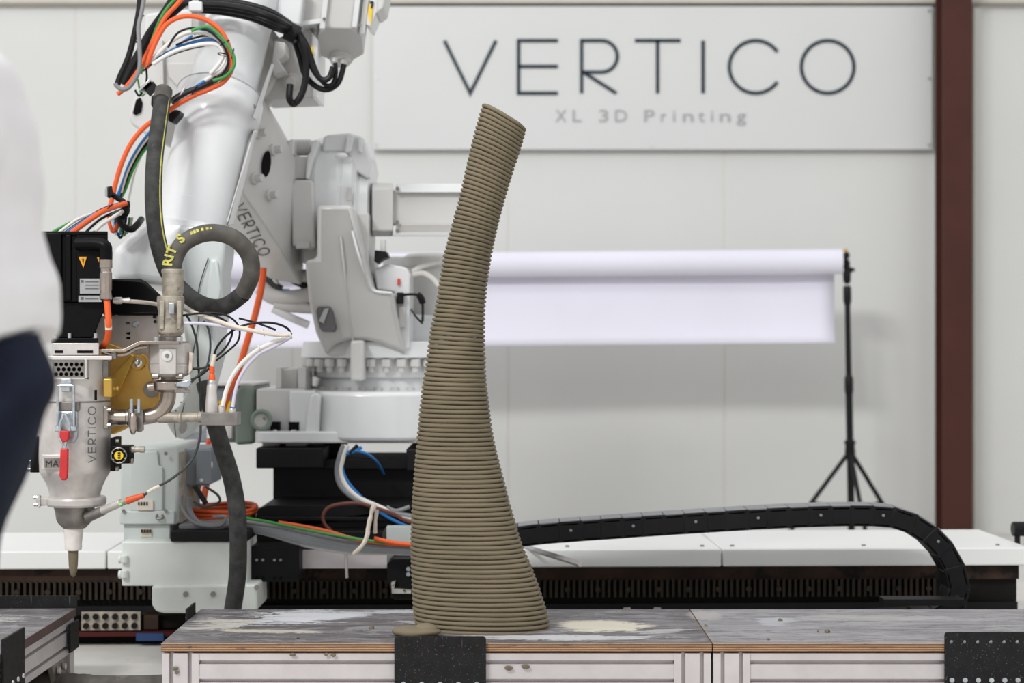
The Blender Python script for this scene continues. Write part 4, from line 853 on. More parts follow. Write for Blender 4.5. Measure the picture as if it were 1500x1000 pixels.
def hose_glyph(ch, t, size):
    i = int(t * 12); p = hp_[i]; d = (hp_[i + 1] - hp_[i - 1]).normalized(); up = d.cross(V((0, 1, 0))); up = up if up.dot(p - P(312, 400, 4.05)) > 0 else -up
    ux_ = d; nz_ = ux_.cross(up)
    text('letter', ch, size, p + V((0, -.0212, 0)) + up * (-.001), ux_, up, 'hose_yellow', h1, thick=.0022, bold=.0011)
for ch, t in (('R', .42), ('I', .98), ('T', 1.22), ('S', 2.05)): hose_glyph(ch, t, .030)
for t in (2.75, 2.95, 3.15, 3.35, 3.6, 3.8):
    i = int(t * 12); p = hp_[i]; d = (hp_[i + 1] - hp_[i - 1]).normalized(); up = d.cross(V((0, 1, 0))); up = up if up.dot(p - P(312, 400, 4.05)) > 0 else -up
    obj('print_mark', M().box(p + up * .008 + V((0, -.0185, 0)), (.006, .003, .008), Matrix((d, V((0, 1, 0)), up)).transposed()), 'hose_yellow', h1)
cable('end_cap', [(237, 148, 4.30), (238.5, 141, 4.315), (240, 133, 4.33)], 12.9, 'rubber_grey', h1, 4.3, 18, label='worn grey end of the hose')
hc = thing('hose_clamp', 'black plastic hose clamp at the top of the long hose', 'clamp', P(230, 150, 4.36))
obj('jaw', M().hull([P(x, y, d) for x, y in ((222, 140), (236, 136), (238, 160), (228, 164), (221, 154)) for d in (4.34, 4.44)]), 'black_plastic', hc, bev=.004)
obj('arm', M().hull([P(x, y, d) for x, y in ((212, 132), (224, 119), (232, 128), (220, 142)) for d in (4.36, 4.42)]), 'black_plastic', hc, bev=.002)
obj('plate', M().prism([(203, 130), (219, 115), (220, 119), (205, 133)], 4.35, 4.42), 'steel_bright', hc, bev=.001)
obj('jaw', M().prism([(247, 166), (256, 160), (264, 162), (262, 168), (252, 179), (246, 177)], 4.4, 4.46), 'black_plastic', hc, bev=.003)
obj('bolt', M().cyl(P(230, 128, 4.355), P(229, 133, 4.35), .004, seg=8), 'steel_bright', hc)
h2 = thing('hanging_rubber_hose', 'thick black rubber hose hanging down behind the manifold', 'hose', P(345, 905, 4.35))
cable('hose_body', [(300, 560, 4.24), (312, 610, 4.22), (325, 655, 4.22), (339, 700, 4.22), (347, 745, 4.22), (349, 790, 4.24), (348, 840, 4.27), (342, 885, 4.3), (334, 925, 4.33), (322, 955, 4.35)], 13, 'rubber', h2, 4.22, 20, 10)
h3 = thing('floor_hose', 'thick black hose lying on the floor left of the print table', 'hose', (-1.0, 4.15, 0))
obj('hose_body', M().tube([(-1.5, 4.22, .03), (-1.25, 4.14, .028), (-1.05, 4.05, .026), (-.9, 4.03, .026), (-.75, 4.06, .026), (-.5, 4.1, .03)], .026, 16, 10), 'rubber_grey', h3)
cd = thing('rope', 'dirty cream rope with a loose loop on the floor under the left table', 'rope', (-1.1, 4.05, 0))
obj('cord_body', M().tube([(-1.35, 3.95, .012), (-1.2, 4.02, .014), (-1.1, 4.07, .02), (-1.02, 4.1, .02), (-.99, 4.12, .018), (-1.0, 4.15, .016), (-1.05, 4.16, .02), (-1.1, 4.12, .03)], .011, 12, 8).noise(.003, 60), 'crumb', cd)

# ------------------------------------------------------------------ cable looms on the robot
cl = thing('dress_cable_loop', 'loop of orange, green, blue and white cables tied along the upper arm', 'cables', P(220, 330, 4.35))
def C(name, pts, r, m, d=4.38, **k): return cable(name, pts, r, m, cl, d, **k)
C('orange_cable', [(272, -8), (258, 8), (242, 26), (226, 56), (212, 86), (197, 112), (182, 130), (172, 138)], 3.4, 'orange')
C('orange_cable', [(214, 100), (222, 76), (234, 50), (246, 34), (264, 25), (284, 24), (304, 30), (322, 44), (333, 62), (338, 80), (339, 102), (327, 120), (306, 131), (286, 139), (262, 152), (238, 168), (212, 186), (192, 210), (178, 240), (169, 270), (163, 296), (158, 309)], 3.7, 'orange', 4.36)
C('green_cable', [(262, -6), (248, 8), (236, 26), (226, 50), (216, 80), (206, 108)], 2.4, 'green', 4.42)
C('green_cable', [(280, 45), (292, 41), (306, 40), (320, 50), (332, 64), (342, 82), (342, 98), (330, 112), (312, 118)], 2.6, 'green', 4.35)
C('white_cable', [(216, 96), (232, 78), (252, 60), (272, 49), (294, 48), (314, 54), (327, 66), (334, 84), (326, 102), (310, 112), (300, 118)], 3, 'white_cable', 4.37)
C('white_cable', [(224, 94), (246, 80), (268, 71), (296, 65), (318, 66), (327, 78), (322, 92), (308, 108)], 3, 'white_cable', 4.36)
C('white_cable', [(222, 94), (240, 70), (254, 59)], 2, 'white_cable', 4.4)
C('blue_cable', [(228, 88), (244, 78), (262, 69), (290, 60), (312, 58), (326, 66), (334, 76), (340, 92), (334, 102), (318, 110), (300, 119), (286, 128)], 2.4, 'blue', 4.38)
C('blue_cable', [(284, 50), (300, 43), (316, 48), (330, 60), (340, 78)], 2, 'blue', 4.39)
C('blue_cable', [(258, 68), (270, 60), (282, 52)], 1.8, 'blue', 4.4)
C('black_cable', [(246, 70), (254, 56), (264, 46), (282, 41), (302, 44), (318, 55), (330, 72), (334, 92), (322, 112), (296, 127), (270, 138), (254, 148)], 1.7, 'black_cable', 4.35)
C('black_cable', [(258, 66), (280, 57), (304, 52), (322, 58), (332, 76), (330, 96), (312, 114)], 1.6, 'black_cable', 4.37)
C('black_cable', [(226, 92), (252, 80), (276, 72), (300, 67)], 1.6, 'black_cable', 4.39)
C('dark_cable', [(338, 82), (336, 98), (322, 114), (300, 126), (278, 134), (262, 143), (252, 152)], 3.6, 'dark_grey_cable', 4.375)
C('black_cable', [(330, 104), (306, 122), (280, 131), (262, 139), (250, 147)], 3, 'black_cable', 4.4)
C('grey_hose', [(212, -8), (207, 20), (203, 40), (204, 66), (205, 90), (202, 108), (190, 127), (179, 131), (171, 126), (169, 122)], 3.2, 'grey_cable', 4.34)
C('black_sleeve', [(206, -8), (202, 26), (190, 78), (176, 112), (172, 124)], 4.6, 'black_cable', 4.39)
C('black_sleeve', [(258, -6), (240, 22), (220, 50), (204, 80), (188, 108), (180, 124)], 7.5, 'black_cable', 4.46)
C('black_sleeve', [(270, 4), (248, 24), (232, 44)], 6, 'black_cable', 4.48)
C('black_cable', [(214, 100), (215, 114), (212, 128), (204, 140), (198, 132)], 1.6, 'black_cable', 4.4)
C('green_cable', [(202, 116), (204, 128), (208, 140), (214, 134)], 1.4, 'green', 4.45)
# lower run of the same loom
C('blue_cable', [(226, 186), (206, 212), (190, 240), (180, 268), (173, 286)], 2.8, 'blue', 4.39)
C('dark_cable', [(226, 194), (208, 218), (192, 246), (183, 272), (176, 290)], 2.6, 'black_cable', 4.4)
C('white_cable', [(228, 188), (205, 218), (188, 250), (178, 282)], 1.4, 'cream', 4.385)
C('green_cable', [(224, 206), (207, 226), (194, 250), (184, 276), (178, 288)], 2.4, 'green', 4.4)
C('white_tube', [(222, 202), (208, 226), (197, 254), (191, 282), (187, 298)], 1.8, 'white_cable', 4.42)
C('orange_cable', [(184, 298, 4.2), (168, 303, 4.16), (148, 311, 4.1), (124, 327, 4.06), (104, 342, 4.02)], 4, 'orange', 4.15)
C('blue_cable', [(176, 298, 4.25), (160, 302, 4.2), (140, 312, 4.15), (122, 324, 4.1), (104, 336, 4.06), (90, 346, 4.05)], 2, 'blue', 4.18)
C('black_cable', [(178, 300, 4.22), (154, 305, 4.18), (130, 318, 4.13), (108, 332, 4.09), (94, 342, 4.05)], 2.4, 'black_cable', 4.16)
C('black_cable', [(180, 306, 4.22), (152, 318, 4.2), (136, 330, 4.15), (124, 342, 4.1)], 2, 'black_cable', 4.17)
C('white_cable', [(132, 314, 4.18), (112, 322, 4.14), (90, 338, 4.1), (72, 352, 4.08), (52, 374, 4.08)], 2.4, 'white_cable', 4.15)
C('green_cable', [(108, 324, 4.16), (92, 332, 4.13), (72, 344, 4.1), (58, 360, 4.1), (44, 376, 4.1)], 2.4, 'green', 4.15)
C('white_cable', [(180, 309, 4.2), (166, 318, 4.18), (148, 330, 4.14), (138, 340, 4.1)], 2.8, 'white_cable', 4.17)
C('dark_cable', [(178, 308, 4.2), (170, 312, 4.2), (162, 316, 4.2)], 2.8, 'dark_grey_cable', 4.18)
for x, r, m, dy in ((166, 8, 'orange', 0), (170, 10, 'white_cable', 3), (174, 13, 'blue', 2), (176, 14, 'black_cable', 6), (181, 13, 'green', 3), (185, 12, 'cream', 0)):
    C('cable_tail', [(x - 6, 316), (x - 5, 328 + dy), (x, 334 + r * .6 + dy), (x + 6, 330 + dy), (x + 9, 318)], 1.8 if m != 'orange' else 3.2, m, 4.24)
for x, y, a in ((329, 63, 30), (341, 79, 80), (285, 132, 60), (267, 135, 60), (216, 99, 40), (206, 22, 90), (158, 305, 40), (327, 80, 90), (203, 62, 90)):
    u = V((math.cos(math.radians(a)), .1, math.sin(math.radians(a))))
    C_ = M().torus(P(x, y, 4.36 if x != 158 else 4.13), (u.z, .15, -u.x) if a != 90 else (.2, .1, 1), .0135 if x not in (206, 203) else .008, .0016, 20, 6)
    obj('cable_tie', C_, 'black_plastic' if (x, y) != (267, 135) else 'white_cable', cl)
cc = thing('cable_clamp', 'black plastic clamp gripping the cables beside the wrist', 'clamp', P(180, 330, 4.3))
obj('arm', M().tube([P(158, 281, 4.22), P(172, 290, 4.22), P(182, 297, 4.22), P(186, 310, 4.22), P(176, 322, 4.22)], .007, 10), 'black_plastic', cc)
obj('hook', M().tube([P(172, 318, 4.21), P(180, 330, 4.21), P(192, 336, 4.22), (P(202, 328, 4.24)), P(207, 321, 4.28)], .0085, 10), 'black_plastic', cc)
obj('knob', M().hull([P(x, y, d) for x, y in ((155, 274), (164, 272), (166, 284), (160, 291), (154, 286)) for d in (4.19, 4.24)]), 'black_plastic', cc, bev=.002)
obj('plate', M().prism([(153.5, 276), (157, 274), (157, 289), (153.5, 287)], 4.18, 4.23), 'label_silver', cc, bev=.001)
obj('jaw', M().hull([P(x, y, d) for x, y in ((176, 294), (190, 294), (191, 302), (186, 316), (178, 306)) for d in (4.2, 4.26)]), 'black_plastic', cc, bev=.002)
# black cables over the elbow
bc = thing('black_cable_bundle', 'thick bundle of black cables draped over the elbow to the hanging motor', 'cables', P(430, 150, 4.66))
for i, (pts, r) in enumerate((([(292, 6), (330, 8), (372, 16), (404, 28), (428, 42), (442, 64), (448, 92), (447, 120), (440, 142), (430, 152), (424, 144), (425, 124)], 5), ([(292, 12), (330, 14), (370, 22), (402, 34), (430, 46), (448, 70), (456, 96), (470, 116), (482, 114), (488, 98)], 4.5), ([(292, 2), (332, 3), (376, 11), (408, 24), (434, 42), (450, 66), (462, 100), (474, 122), (486, 124), (492, 108), (491, 92)], 3.2), ([(294, 15), (330, 19), (368, 27), (400, 40), (426, 52), (438, 80), (446, 108), (462, 126), (480, 131), (496, 120), (504, 94)], 4.3), ([(258, 6), (276, 4), (300, 10), (340, 17), (380, 25), (414, 38)], 5), ([(256, 0), (274, -4), (310, -2), (350, 3), (396, 16), (428, 36)], 4))):
    cable('black_cable', [(x, y, (4.5 if x < 402 else 4.5 + min(1, (x - 402) / 26) * .13) + .012 * i) for x, y in pts], r, 'black_cable', bc, 4.6)
cable('bare_sleeve', [(472, 112), (480, 112), (487, 104), (489, 94)], 2, 'zinc', bc, 4.66)
obj('wrap', M().cyl(P(420, 44, 4.63), P(436, 52, 4.63), .026, seg=18), 'black_plastic', bc, bev=.002)
# thin sensor leads and air tubes by the manifold
sl = thing('sensor_leads', 'thin black sensor leads curling around the manifold plug', 'cables', P(300, 560, 4.0))
def S(pts, r, m='black_cable', d=3.99, nm='lead'): return cable(nm, pts, r, m, sl, d, 8)
S([(313, 522), (318, 508), (330, 493), (348, 480), (372, 473), (400, 473), (420, 480), (427, 490)], 1.7)
S([(314, 524), (326, 514), (336, 500), (340, 484), (330, 470), (310, 461), (290, 459), (268, 462)], 1.6)
S([(316, 528), (334, 514), (348, 500), (351, 484), (344, 470), (326, 460), (300, 458)], 1.5)
S([(350, 466), (376, 473), (404, 483)], 1.5)
S([(272, 460), (280, 474), (288, 500), (290, 530), (293, 565), (294, 600), (296, 604)], 1.7, 'dark_grey_cable', 4.02)
S([(282, 540), (300, 538), (314, 530)], 1.6); S([(280, 556), (296, 548), (312, 534)], 1.6); S([(280, 560), (292, 548), (303, 536), (308, 510), (306, 484), (298, 470)], 1.6, 'dark_grey_cable')
S([(211, 725, 3.92), (228, 714, 3.94), (250, 702, 3.96), (272, 684, 3.98), (286, 664, 3.99), (293, 640, 3.99), (294, 622, 3.99)], 1.9, 'dark_grey_cable', 3.96)
S([(216, 721, 3.92), (224, 716, 3.93), (233, 712, 3.94)], 2.6, 'cream', 3.93, 'tape')
obj('shrink_sleeve', M().cyl(P(310.5, 536, 3.99), P(315, 519, 3.99), .0055, seg=12), 'cream', sl)
at = thing('air_tubes', 'two pale plastic air tubes bending down to the manifold fittings', 'tubes', P(330, 598, 3.99))
def A_(pts, r, m, d=3.98, nm='tube'): return cable(nm, pts, r, m, at, d, 10)
A_([(188, 441, 3.97), (214, 443, 4.02), (232, 446, 4.05), (262, 451, 4.05), (282, 457, 4.02), (310, 467, 3.99), (344, 478), (384, 487), (412, 491), (424, 490)], 3, 'cream', 3.96)
A_([(270, 473), (300, 474), (334, 479), (372, 485), (404, 488), (424, 491)], 2.4, 'lilac_tube')
A_([(425, 491), (400, 501), (378, 512), (358, 528), (342, 548), (332, 570), (326, 594)], 3.2, 'white_cable')
A_([(427, 493), (402, 507), (380, 518), (362, 536), (350, 556), (344, 576), (341, 596)], 2.6, 'lilac_tube')
obj('tube_nut', M().lathe(P(166, 440, 3.94), (1, 0, .0), [(0, 4 * K), (4 * K, 5 * K), (12 * K, 5 * K), (13 * K, 3.6 * K), (24 * K, 4.2 * K)], 12), 'steel', at)
for x, y in ((386, 487), (380, 510), (426, 491)): obj('cable_tie', M().torus(P(x, y, 3.98), (1, 0, .3), .0075, .0016, 16, 6), 'white_cable', at)
# cables on the carriage
kc = thing('carriage_cables', 'bundle of grey, green and orange cables sloping along the carriage to the chain', 'cables', P(480, 812, 4.55))
def Kc(nm, pts, r, m, d=4.5): return cable(nm, pts, r, m, kc, d, 8)
for i, (dy, m, r) in enumerate(((0, 'grey_cable', 3), (5, 'light_grey_cable', 3), (10, 'light_grey_cable', 3), (15, 'light_grey_cable', 3), (19, 'label_white', 2.4))):
    Kc('grey_cable', [(330, 762 + dy * .4), (356, 764 + dy * .55), (400, 770 + dy * .8), (450, 781 + dy), (510, 793 + dy * .85), (560, 799 + dy * .6), (610, 802 + dy * .5), (645, 804 + dy * .5)], r, m, 4.5 + .012 * i)
Kc('green_cable', [(356, 758), (392, 764), (440, 774), (500, 785), (560, 794), (620, 799)], 2.2, 'green', 4.47)
Kc('orange_cable', [(408, 765), (440, 770), (480, 778), (520, 789), (570, 796), (620, 799)], 2.8, 'orange', 4.49)
Kc('orange_cable', [(548, 788), (580, 795), (625, 799)], 3, 'orange', 4.46)
kt = thing('white_tie_straps', 'knotted white tie strap hanging over the carriage cables', 'strap', P(525, 812, 4.45))
obj('strap', M().tube([P(549, 738, 4.42), P(544, 752, 4.42), (P(540, 770, 4.42)), P(536, 788, 4.42), P(528, 802, 4.42), P(518, 811, 4.43)], .0055, 8).noise(.0025, 60), 'cream', kt)
obj('strap', M().tube([P(552, 746, 4.44), P(550, 765, 4.44), P(550, 780, 4.45)], .005, 8).noise(.002, 60), 'cream', kt)
oc_ = thing('orange_cable_coil', 'coil of orange and green cables resting behind the hanging hose', 'cables', P(320, 760, 4.7))
for i in range(5):
    c0 = P(318, 743 + i * 4.0, 4.75); w_ = .1 - .006 * (i % 2)
    obj('orange_loop', M().tube([c0 + V((w_ * math.cos(t) * 1.08, .12 * math.sin(t), .004 * math.sin(2 * t + i))) for t in [k * math.pi / 10 for k in range(20)]], .0056, 8, 3, closed=True), 'orange_dull' if i != 3 else 'green', oc_)
oh = thing('orange_air_hose', 'bright orange hose running down behind the looped hose', 'hose', P(330, 760, 4.9))
cable('hose_body', [(386, 392, 4.95), (383, 420, 4.95), (374, 460, 4.95), (362, 500, 4.95), (350, 540, 4.95), (338, 566, 4.93), (326, 600, 4.93), (312, 650, 4.93), (306, 690, 4.9), (298, 730, 4.85)], 5, 'orange', oh, 4.93, 12)
cable('hose_body', [(306, 644, 4.9), (298, 680, 4.9), (288, 724, 4.86), (268, 740, 4.8)], 3.4, 'orange_dull', oh, 4.9, 10)
sc_ = thing('shoulder_cables', 'black and blue cables with a dusty sleeve behind the robot shoulder', 'cables', P(420, 450, 5.1))
for pts, r, m in (([(404, 396), (416, 402), (432, 412), (452, 421)], 5, 'black_cable'), ([(382, 398), (386, 412), (400, 424), (424, 426)], 3, 'blue'), ([(402, 398), (403, 412), (408, 424)], 5, 'white_cable'), ([(384, 402), (400, 416), (412, 424)], 6, 'dark_grey_cable'), ([(382, 420), (400, 434), (430, 436), (460, 430)], 12, 'robot_shade'), ([(402, 446), (430, 450), (462, 452)], 8, 'robot_shade'), ([(420, 400), (436, 404), (452, 404)], 10, 'robot_grey'), ([(400, 452), (424, 464), (452, 476)], 6, 'robot_white')):
    cable('cable', pts, r, m, sc_, 5.12, 12)
bcb = thing('base_cables', 'white and blue cables dropping from under the robot base', 'cables', P(500, 760, 4.75))
for pts, r, m in (([(504, 652), (498, 668), (494, 690), (500, 712), (520, 730), (548, 742), (580, 752), (612, 758)], 4.2, 'grey_cable'), ([(508, 652), (502, 670), (499, 690), (508, 712), (528, 730), (554, 742), (584, 754), (612, 760)], 4.0, 'white_cable'), ([(530, 655), (516, 662), (502, 668), (502, 690), (514, 712), (540, 738), (566, 756), (590, 768), (612, 776)], 2.6, 'blue'), ([(500, 667), (516, 660), (536, 664), (552, 676, 4.74), (562, 694, 4.9)], 2.2, 'blue'), ([(524, 652), (512, 664)], 3, 'black_cable'), ([(600, 742), (580, 748), (566, 742)], 3, 'grey_cable')):
    cable('cable', pts, r, m, bcb, 4.68, 10)
brc = thing('brown_cable_loop', 'thin brown cable curled in front of the black pedestal', 'cable', P(520, 780, 4.65))
cable('cable', [(486, 778), (476, 768), (473, 756), (480, 744), (498, 738), (526, 737), (552, 744), (576, 752), (592, 761), (614, 768)], 2.6, 'brown_cable', brc, 4.62)

# ------------------------------------------------------------------ print tables
YF, YB, ZT = 3.705, 4.178, .185
LOC = (0, 0, 0)
def profile(L_, o, along, across, width=.08, out=(0, -1, 0)):
    """slotted aluminium profile of length L_ along `along`; its slots run along it on the face towards `out`"""
    along, across, out = V(along), V(across), V(out); o = V(o); s, dp = .0042, .015
    w2 = [(0, 0)]; t = []
    cs = (.02, .06) if width > .05 else (.02,)
    prof = [(0, .04), (0, 0)]
    for c in cs: prof += [(c - s, 0), (c - s, dp), (c + s, dp), (c + s, 0)]
    prof += [(width, 0), (width, .04)]
    pts = [o + across * a - out * b for a, b in prof]
    return M().poly(pts, along * L_)
def table(name, label, x0, x1, yf, yb, group='print tables'):
    t = thing(name, label, 'table', ((x0 + x1) / 2, (yf + yb) / 2, 0), group)
    obj('plywood_top', M().box(((x0 + x1) / 2, (yf + yb) / 2, ZT - .009), (x1 - x0 - .0012, yb - yf, .018)), 'plywood', t, bev=.0006)
    zt = ZT - .0225
    for a in (x0 + .002, x1 - .082):                        # double posts at the corners
        obj('post', profile(zt, (a, yf + .003, 0), (0, 0, 1), (1, 0, 0)), 'alu', t, bev=.0007, smooth=20)
        obj('post', profile(zt, (a + .08, yb - .003, 0), (0, 0, 1), (-1, 0, 0), out=(0, 1, 0)), 'alu', t, bev=.0007, smooth=20)
        for yy in (yf + .006, yb - .006 - .034): pass
    L_ = x1 - x0 - .164
    obj('beam', profile(L_, (x0 + .082, yf + .006, zt), (1, 0, 0), (0, 0, -1)), 'alu', t, bev=.0007, smooth=20)
    obj('beam', profile(L_, (x0 + .082, yb - .003, zt), (1, 0, 0), (0, 0, -1), out=(0, 1, 0)), 'alu', t, bev=.0007, smooth=20)
    obj('beam', profile(yb - yf - .09, (x0 + .002, yf + .045, zt), (0, 1, 0), (0, 0, -1), out=(-1, 0, 0)), 'alu', t, bev=.0007, smooth=20)
    obj('beam', profile(yb - yf - .09, (x1 - .002, yf + .045, zt), (0, 1, 0), (0, 0, -1), out=(1, 0, 0)), 'alu', t, bev=.0007, smooth=20)
    for x in (x0 + .05, x1 - .05):
        for y in (yf + .04, yb - .04): obj('foot', M().box((x, y, .004), (.07, .06, .008)), 'rubber', t, bev=.001)
    return t
XL, XJ = -.7625, .4345
ta = table('print_table', 'print table with speckled black plate carrying the ribbed mortar column', XL, XJ, YF, YB)
tb = table('print_table', 'right hand print table of bare grey plywood continuing past the frame edge', XJ + .0012, XJ + 1.3, YF, YB)
tl = table('print_table', 'low print table at the far left with dusty top, behind the person', -2.3, -1.072, 3.32, 4.19)
def black_plate(t, x0, x1, z0, z1, y, nh, hz):
    r = .006; w_, h_ = x1 - x0, z1 - z0
    out = [(0, 0), (w_, 0), (w_, h_ - r), (w_ - r * .3, h_ - r * .3), (w_ - r, h_), (r, h_), (r * .3, h_ - r * .3), (0, h_ - r)]
    hs = [((k + .5) * w_ / nh, h_ - hz, .0042) for k in range(nh)] + [((k + .5) * w_ / nh, h_ - .103, .0042) for k in range(nh)]
    p = plate('clamp_plate', out, hs, .006, (x0, y, z0), (1, 0, 0), (0, 0, 1), 'black_plate', t, label='speckled black steel plate with drilled holes')
    for k in range(nh): obj('bolt', M().cyl((x0 + (k + .5) * w_ / nh, y - .003, z1 - .103), (x0 + (k + .5) * w_ / nh, y - .007, z1 - .103), .0055, seg=12), 'zinc', t)
black_plate(ta, P(578, 0, YF).x, P(712, 0, YF).x, .06, P(0, 931, YF).z, YF - .0045, 5, .0205)
black_plate(tb, P(1383, 0, YF).x, P(1383, 0, YF).x + .2, .06, P(0, 925, YF).z, YF - .0045, 7, .021)
obj('end_bracket', M().box((XL - .004, 4.07, .185), (.006, .1, .05)), 'black_plate', ta, bev=.001)
for yy in (4.04, 4.055, 4.07, 4.085): obj('label_mark', M().box((XL - .0075, yy, .19), (.001, .008, .014)), 'plate_white', ta)
for px, py, s in ((257, 979, 5), (259, 985, 4), (429, 958.5, 5), (478, 958, 4), (488, 959, 5), (745, 978, 7), (770, 976, 7), (277, 946, 3)):
    q = P(px, py, YF - .001); obj('dried_mortar', M().sphere(q, (s * .0014, .003, s * .0008), 10).noise(.0015, 200, px), 'crumb', ta)
obj('edge_band', M().box((-1.0705, (3.32 + 4.19) / 2, ZT - .009), (.0012, .868, .0185)), 'edge_brown', tl, label='dark brown sealed edge')
# left table extras
def end_plate(y0, y1, z0, z1, nb):
    p = obj('clamp_plate', M().box((-1.066, (y0 + y1) / 2, (z0 + z1) / 2), (.006, y1 - y0, z1 - z0)), 'black_plate', tl, bev=.001)
    for k in range(nb): obj('bolt', M().sphere((-1.062, y0 + (k + .5) * (y1 - y0) / nb, z0 + .03), (.005, .006, .006), 10), 'steel_bright', tl)
end_plate(3.57, 3.725, .085, .217, 4)
end_plate(4.11, 4.19, .09, .158, 0)
obj('back_plate', M().box((-1.3, 4.2, .19), (.46, .006, .05)), 'black_plate', tl, bev=.001)
obj('gusset', M().poly([(-1.08, 4.13, .085), (-1.08, 4.0, .085), (-1.08, 4.06, .0), (-1.08, 4.13, .0)], (-.012, 0, 0)), 'steel_dark', tl, bev=.002)
for y, z in ((4.05, .06), (4.1, .06)): obj('bolt', M().cyl((-1.078, y, z), (-1.072, y, z), .009, seg=10), 'steel', tl)

# ------------------------------------------------------------------ the printed column
pc = thing('printed_column', 'tall leaning ribbed mortar column, 3D printed in layers, standing on the table', 'sculpture', P(707, 920, 3.9))
Lp = [(706, 153.5), (696, 188), (684, 236), (672, 288), (656, 348), (648, 380), (638, 444), (630, 480), (623.5, 530), (617, 571), (611, 632), (605.5, 694), (602.5, 747), (601, 800), (602.5, 850), (604.5, 890), (607.5, 915)]
Rp = [(771, 191), (765, 213), (750, 260), (733, 320), (720, 380), (713, 432), (711, 480), (712.5, 545), (716.5, 583), (725, 641), (738, 694), (752, 747), (768.5, 800), (788, 845), (802, 886), (808, 910), (809.5, 919)]
def arclen(pts, n):
    c = catmull([V((x, y, 0)) for x, y in pts], 24); l = [0]
    for a, b in zip(c, c[1:]): l.append(l[-1] + (b - a).length)
    out = []; j = 0
    for i in range(n):
        s = l[-1] * i / (n - 1)
        while j < len(l) - 2 and l[j + 1] < s: j += 1
        f = (s - l[j]) / (l[j + 1] - l[j]); out.append(c[j].lerp(c[j + 1], f))
    return out
NL = 116; DC = 3.925
DY = [(150, 38.5), (188, 34), (236, 29), (288, 23), (348, 15), (380, 12), (425, 8), (510, 4.5), (600, 2), (700, 1), (850, 3), (916, 4)]
def interp(tab, y):
    for (a, p), (b, q) in zip(tab, tab[1:]):
        if y <= b: f = max(0, (y - a) / (b - a)); return p + (q - p) * f
    return tab[-1][1]
Rc = [(q.y, q.x) for q in catmull([V((x, y, 0)) for x, y in Rp], 24)]
Ls = arclen(Lp[::-1], NL); Rs = [V((interp(Rc, q.y + interp(DY, q.y)), q.y + interp(DY, q.y), 0)) for q in Ls]
prevc = None
SEG = 72; BS = 10
for i in range(NL):
    t = i / (NL - 1); a, b = P(Ls[i].x, Ls[i].y, DC), P(Rs[i].x, Rs[i].y, DC)
    j = min(i + 1, NL - 1); jj = max(i - 1, 0)
    up = ((P(Ls[j].x, Ls[j].y, DC) + P(Rs[j].x, Rs[j].y, DC)) - (P(Ls[jj].x, Ls[jj].y, DC) + P(Rs[jj].x, Rs[jj].y, DC))).normalized()
    c = (a + b) / 2; ux = (b - a).normalized(); A = (b - a).length / 2; B = .108 * (1 - t) + .055 * t
    upl = ux.cross(V((0, 1, 0))); upl = upl if upl.z > 0 else -upl
    pit = abs((P(Ls[j].x, Ls[j].y, DC) - P(Ls[jj].x, Ls[jj].y, DC)).length / max(1, j - jj) + (P(Rs[j].x, Rs[j].y, DC) - P(Rs[jj].x, Rs[jj].y, DC)).length / max(1, j - jj)) / 2
    rh, rw = pit * .515, .0088; lob = max(0.0, 1 - t * 1.9)
    ctrl = []
    for k in range(SEG):
        th = 2 * math.pi * k / SEG; cs, sn = math.cos(th), math.sin(th)
        x = math.copysign(abs(cs) ** .86, cs); y = math.copysign(abs(sn) ** .9, sn)
        dth = (th + math.pi) % (2 * math.pi) - math.pi               # valley on the right end, a little towards the back
        val = lob * (.055 * math.exp(-((dth + .52) / .16) ** 2) * 0 + .085 * math.exp(-((dth + .02) / .17) ** 2))
        front = lob * .035 if False else 0
        s = 1 - val
        wob = .0009 * noise.noise(V((th * 1.3, i * .35, 3.1))) + .0006 * noise.noise(V((cs * 3, sn * 3, i * .08)))
        px_, py_ = x * (A - rw) * s + wob, y * (B - rw) * s - wob
        ctrl.append((px_, py_))
    mb = M(); rings = []
    for k in range(SEG):
        q = V(ctrl[k]); tn = (V(ctrl[(k + 1) % SEG]) - V(ctrl[k - 1])).normalized(); nr = V((tn.y, -tn.x))
        jit = .0005 * noise.noise(V((k * .5, i * 7.3, 1)))
        ring = []
        for e in range(BS):
            ph_ = 2 * math.pi * e / BS; w_ = math.cos(ph_) * (rw + jit); h_ = math.sin(ph_) * rh * (1.0 + .08 * noise.noise(V((k * .23, i * 3.7, 9))))
            h_ += .0009 * noise.noise(V((k * .12, i * 1.9, 5)))
            ring.append(mb.b.verts.new(c + ux * (q.x + nr.x * w_) + V((0, q.y + nr.y * w_, 0)) + upl * h_))
        rings.append(ring)
    for k in range(SEG):
        r1, r2 = rings[k], rings[(k + 1) % SEG]
        for e in range(BS): mb.face([r1[e], r1[(e + 1) % BS], r2[(e + 1) % BS], r2[e]])
    obj('clay_layer', mb, 'clay', pc, smooth=80)
bb = M().sphere(P(611, 924.5, 3.80), (.054, .032, .0115), 24).sphere(P(624, 921.5, 3.80), (.028, .02, .014), 16).noise(.006, 28, 4)
obj('mortar_blob', bb, 'clay', label='flat olive grey lump of mortar at the foot of the column', cat='mortar', smooth=60)
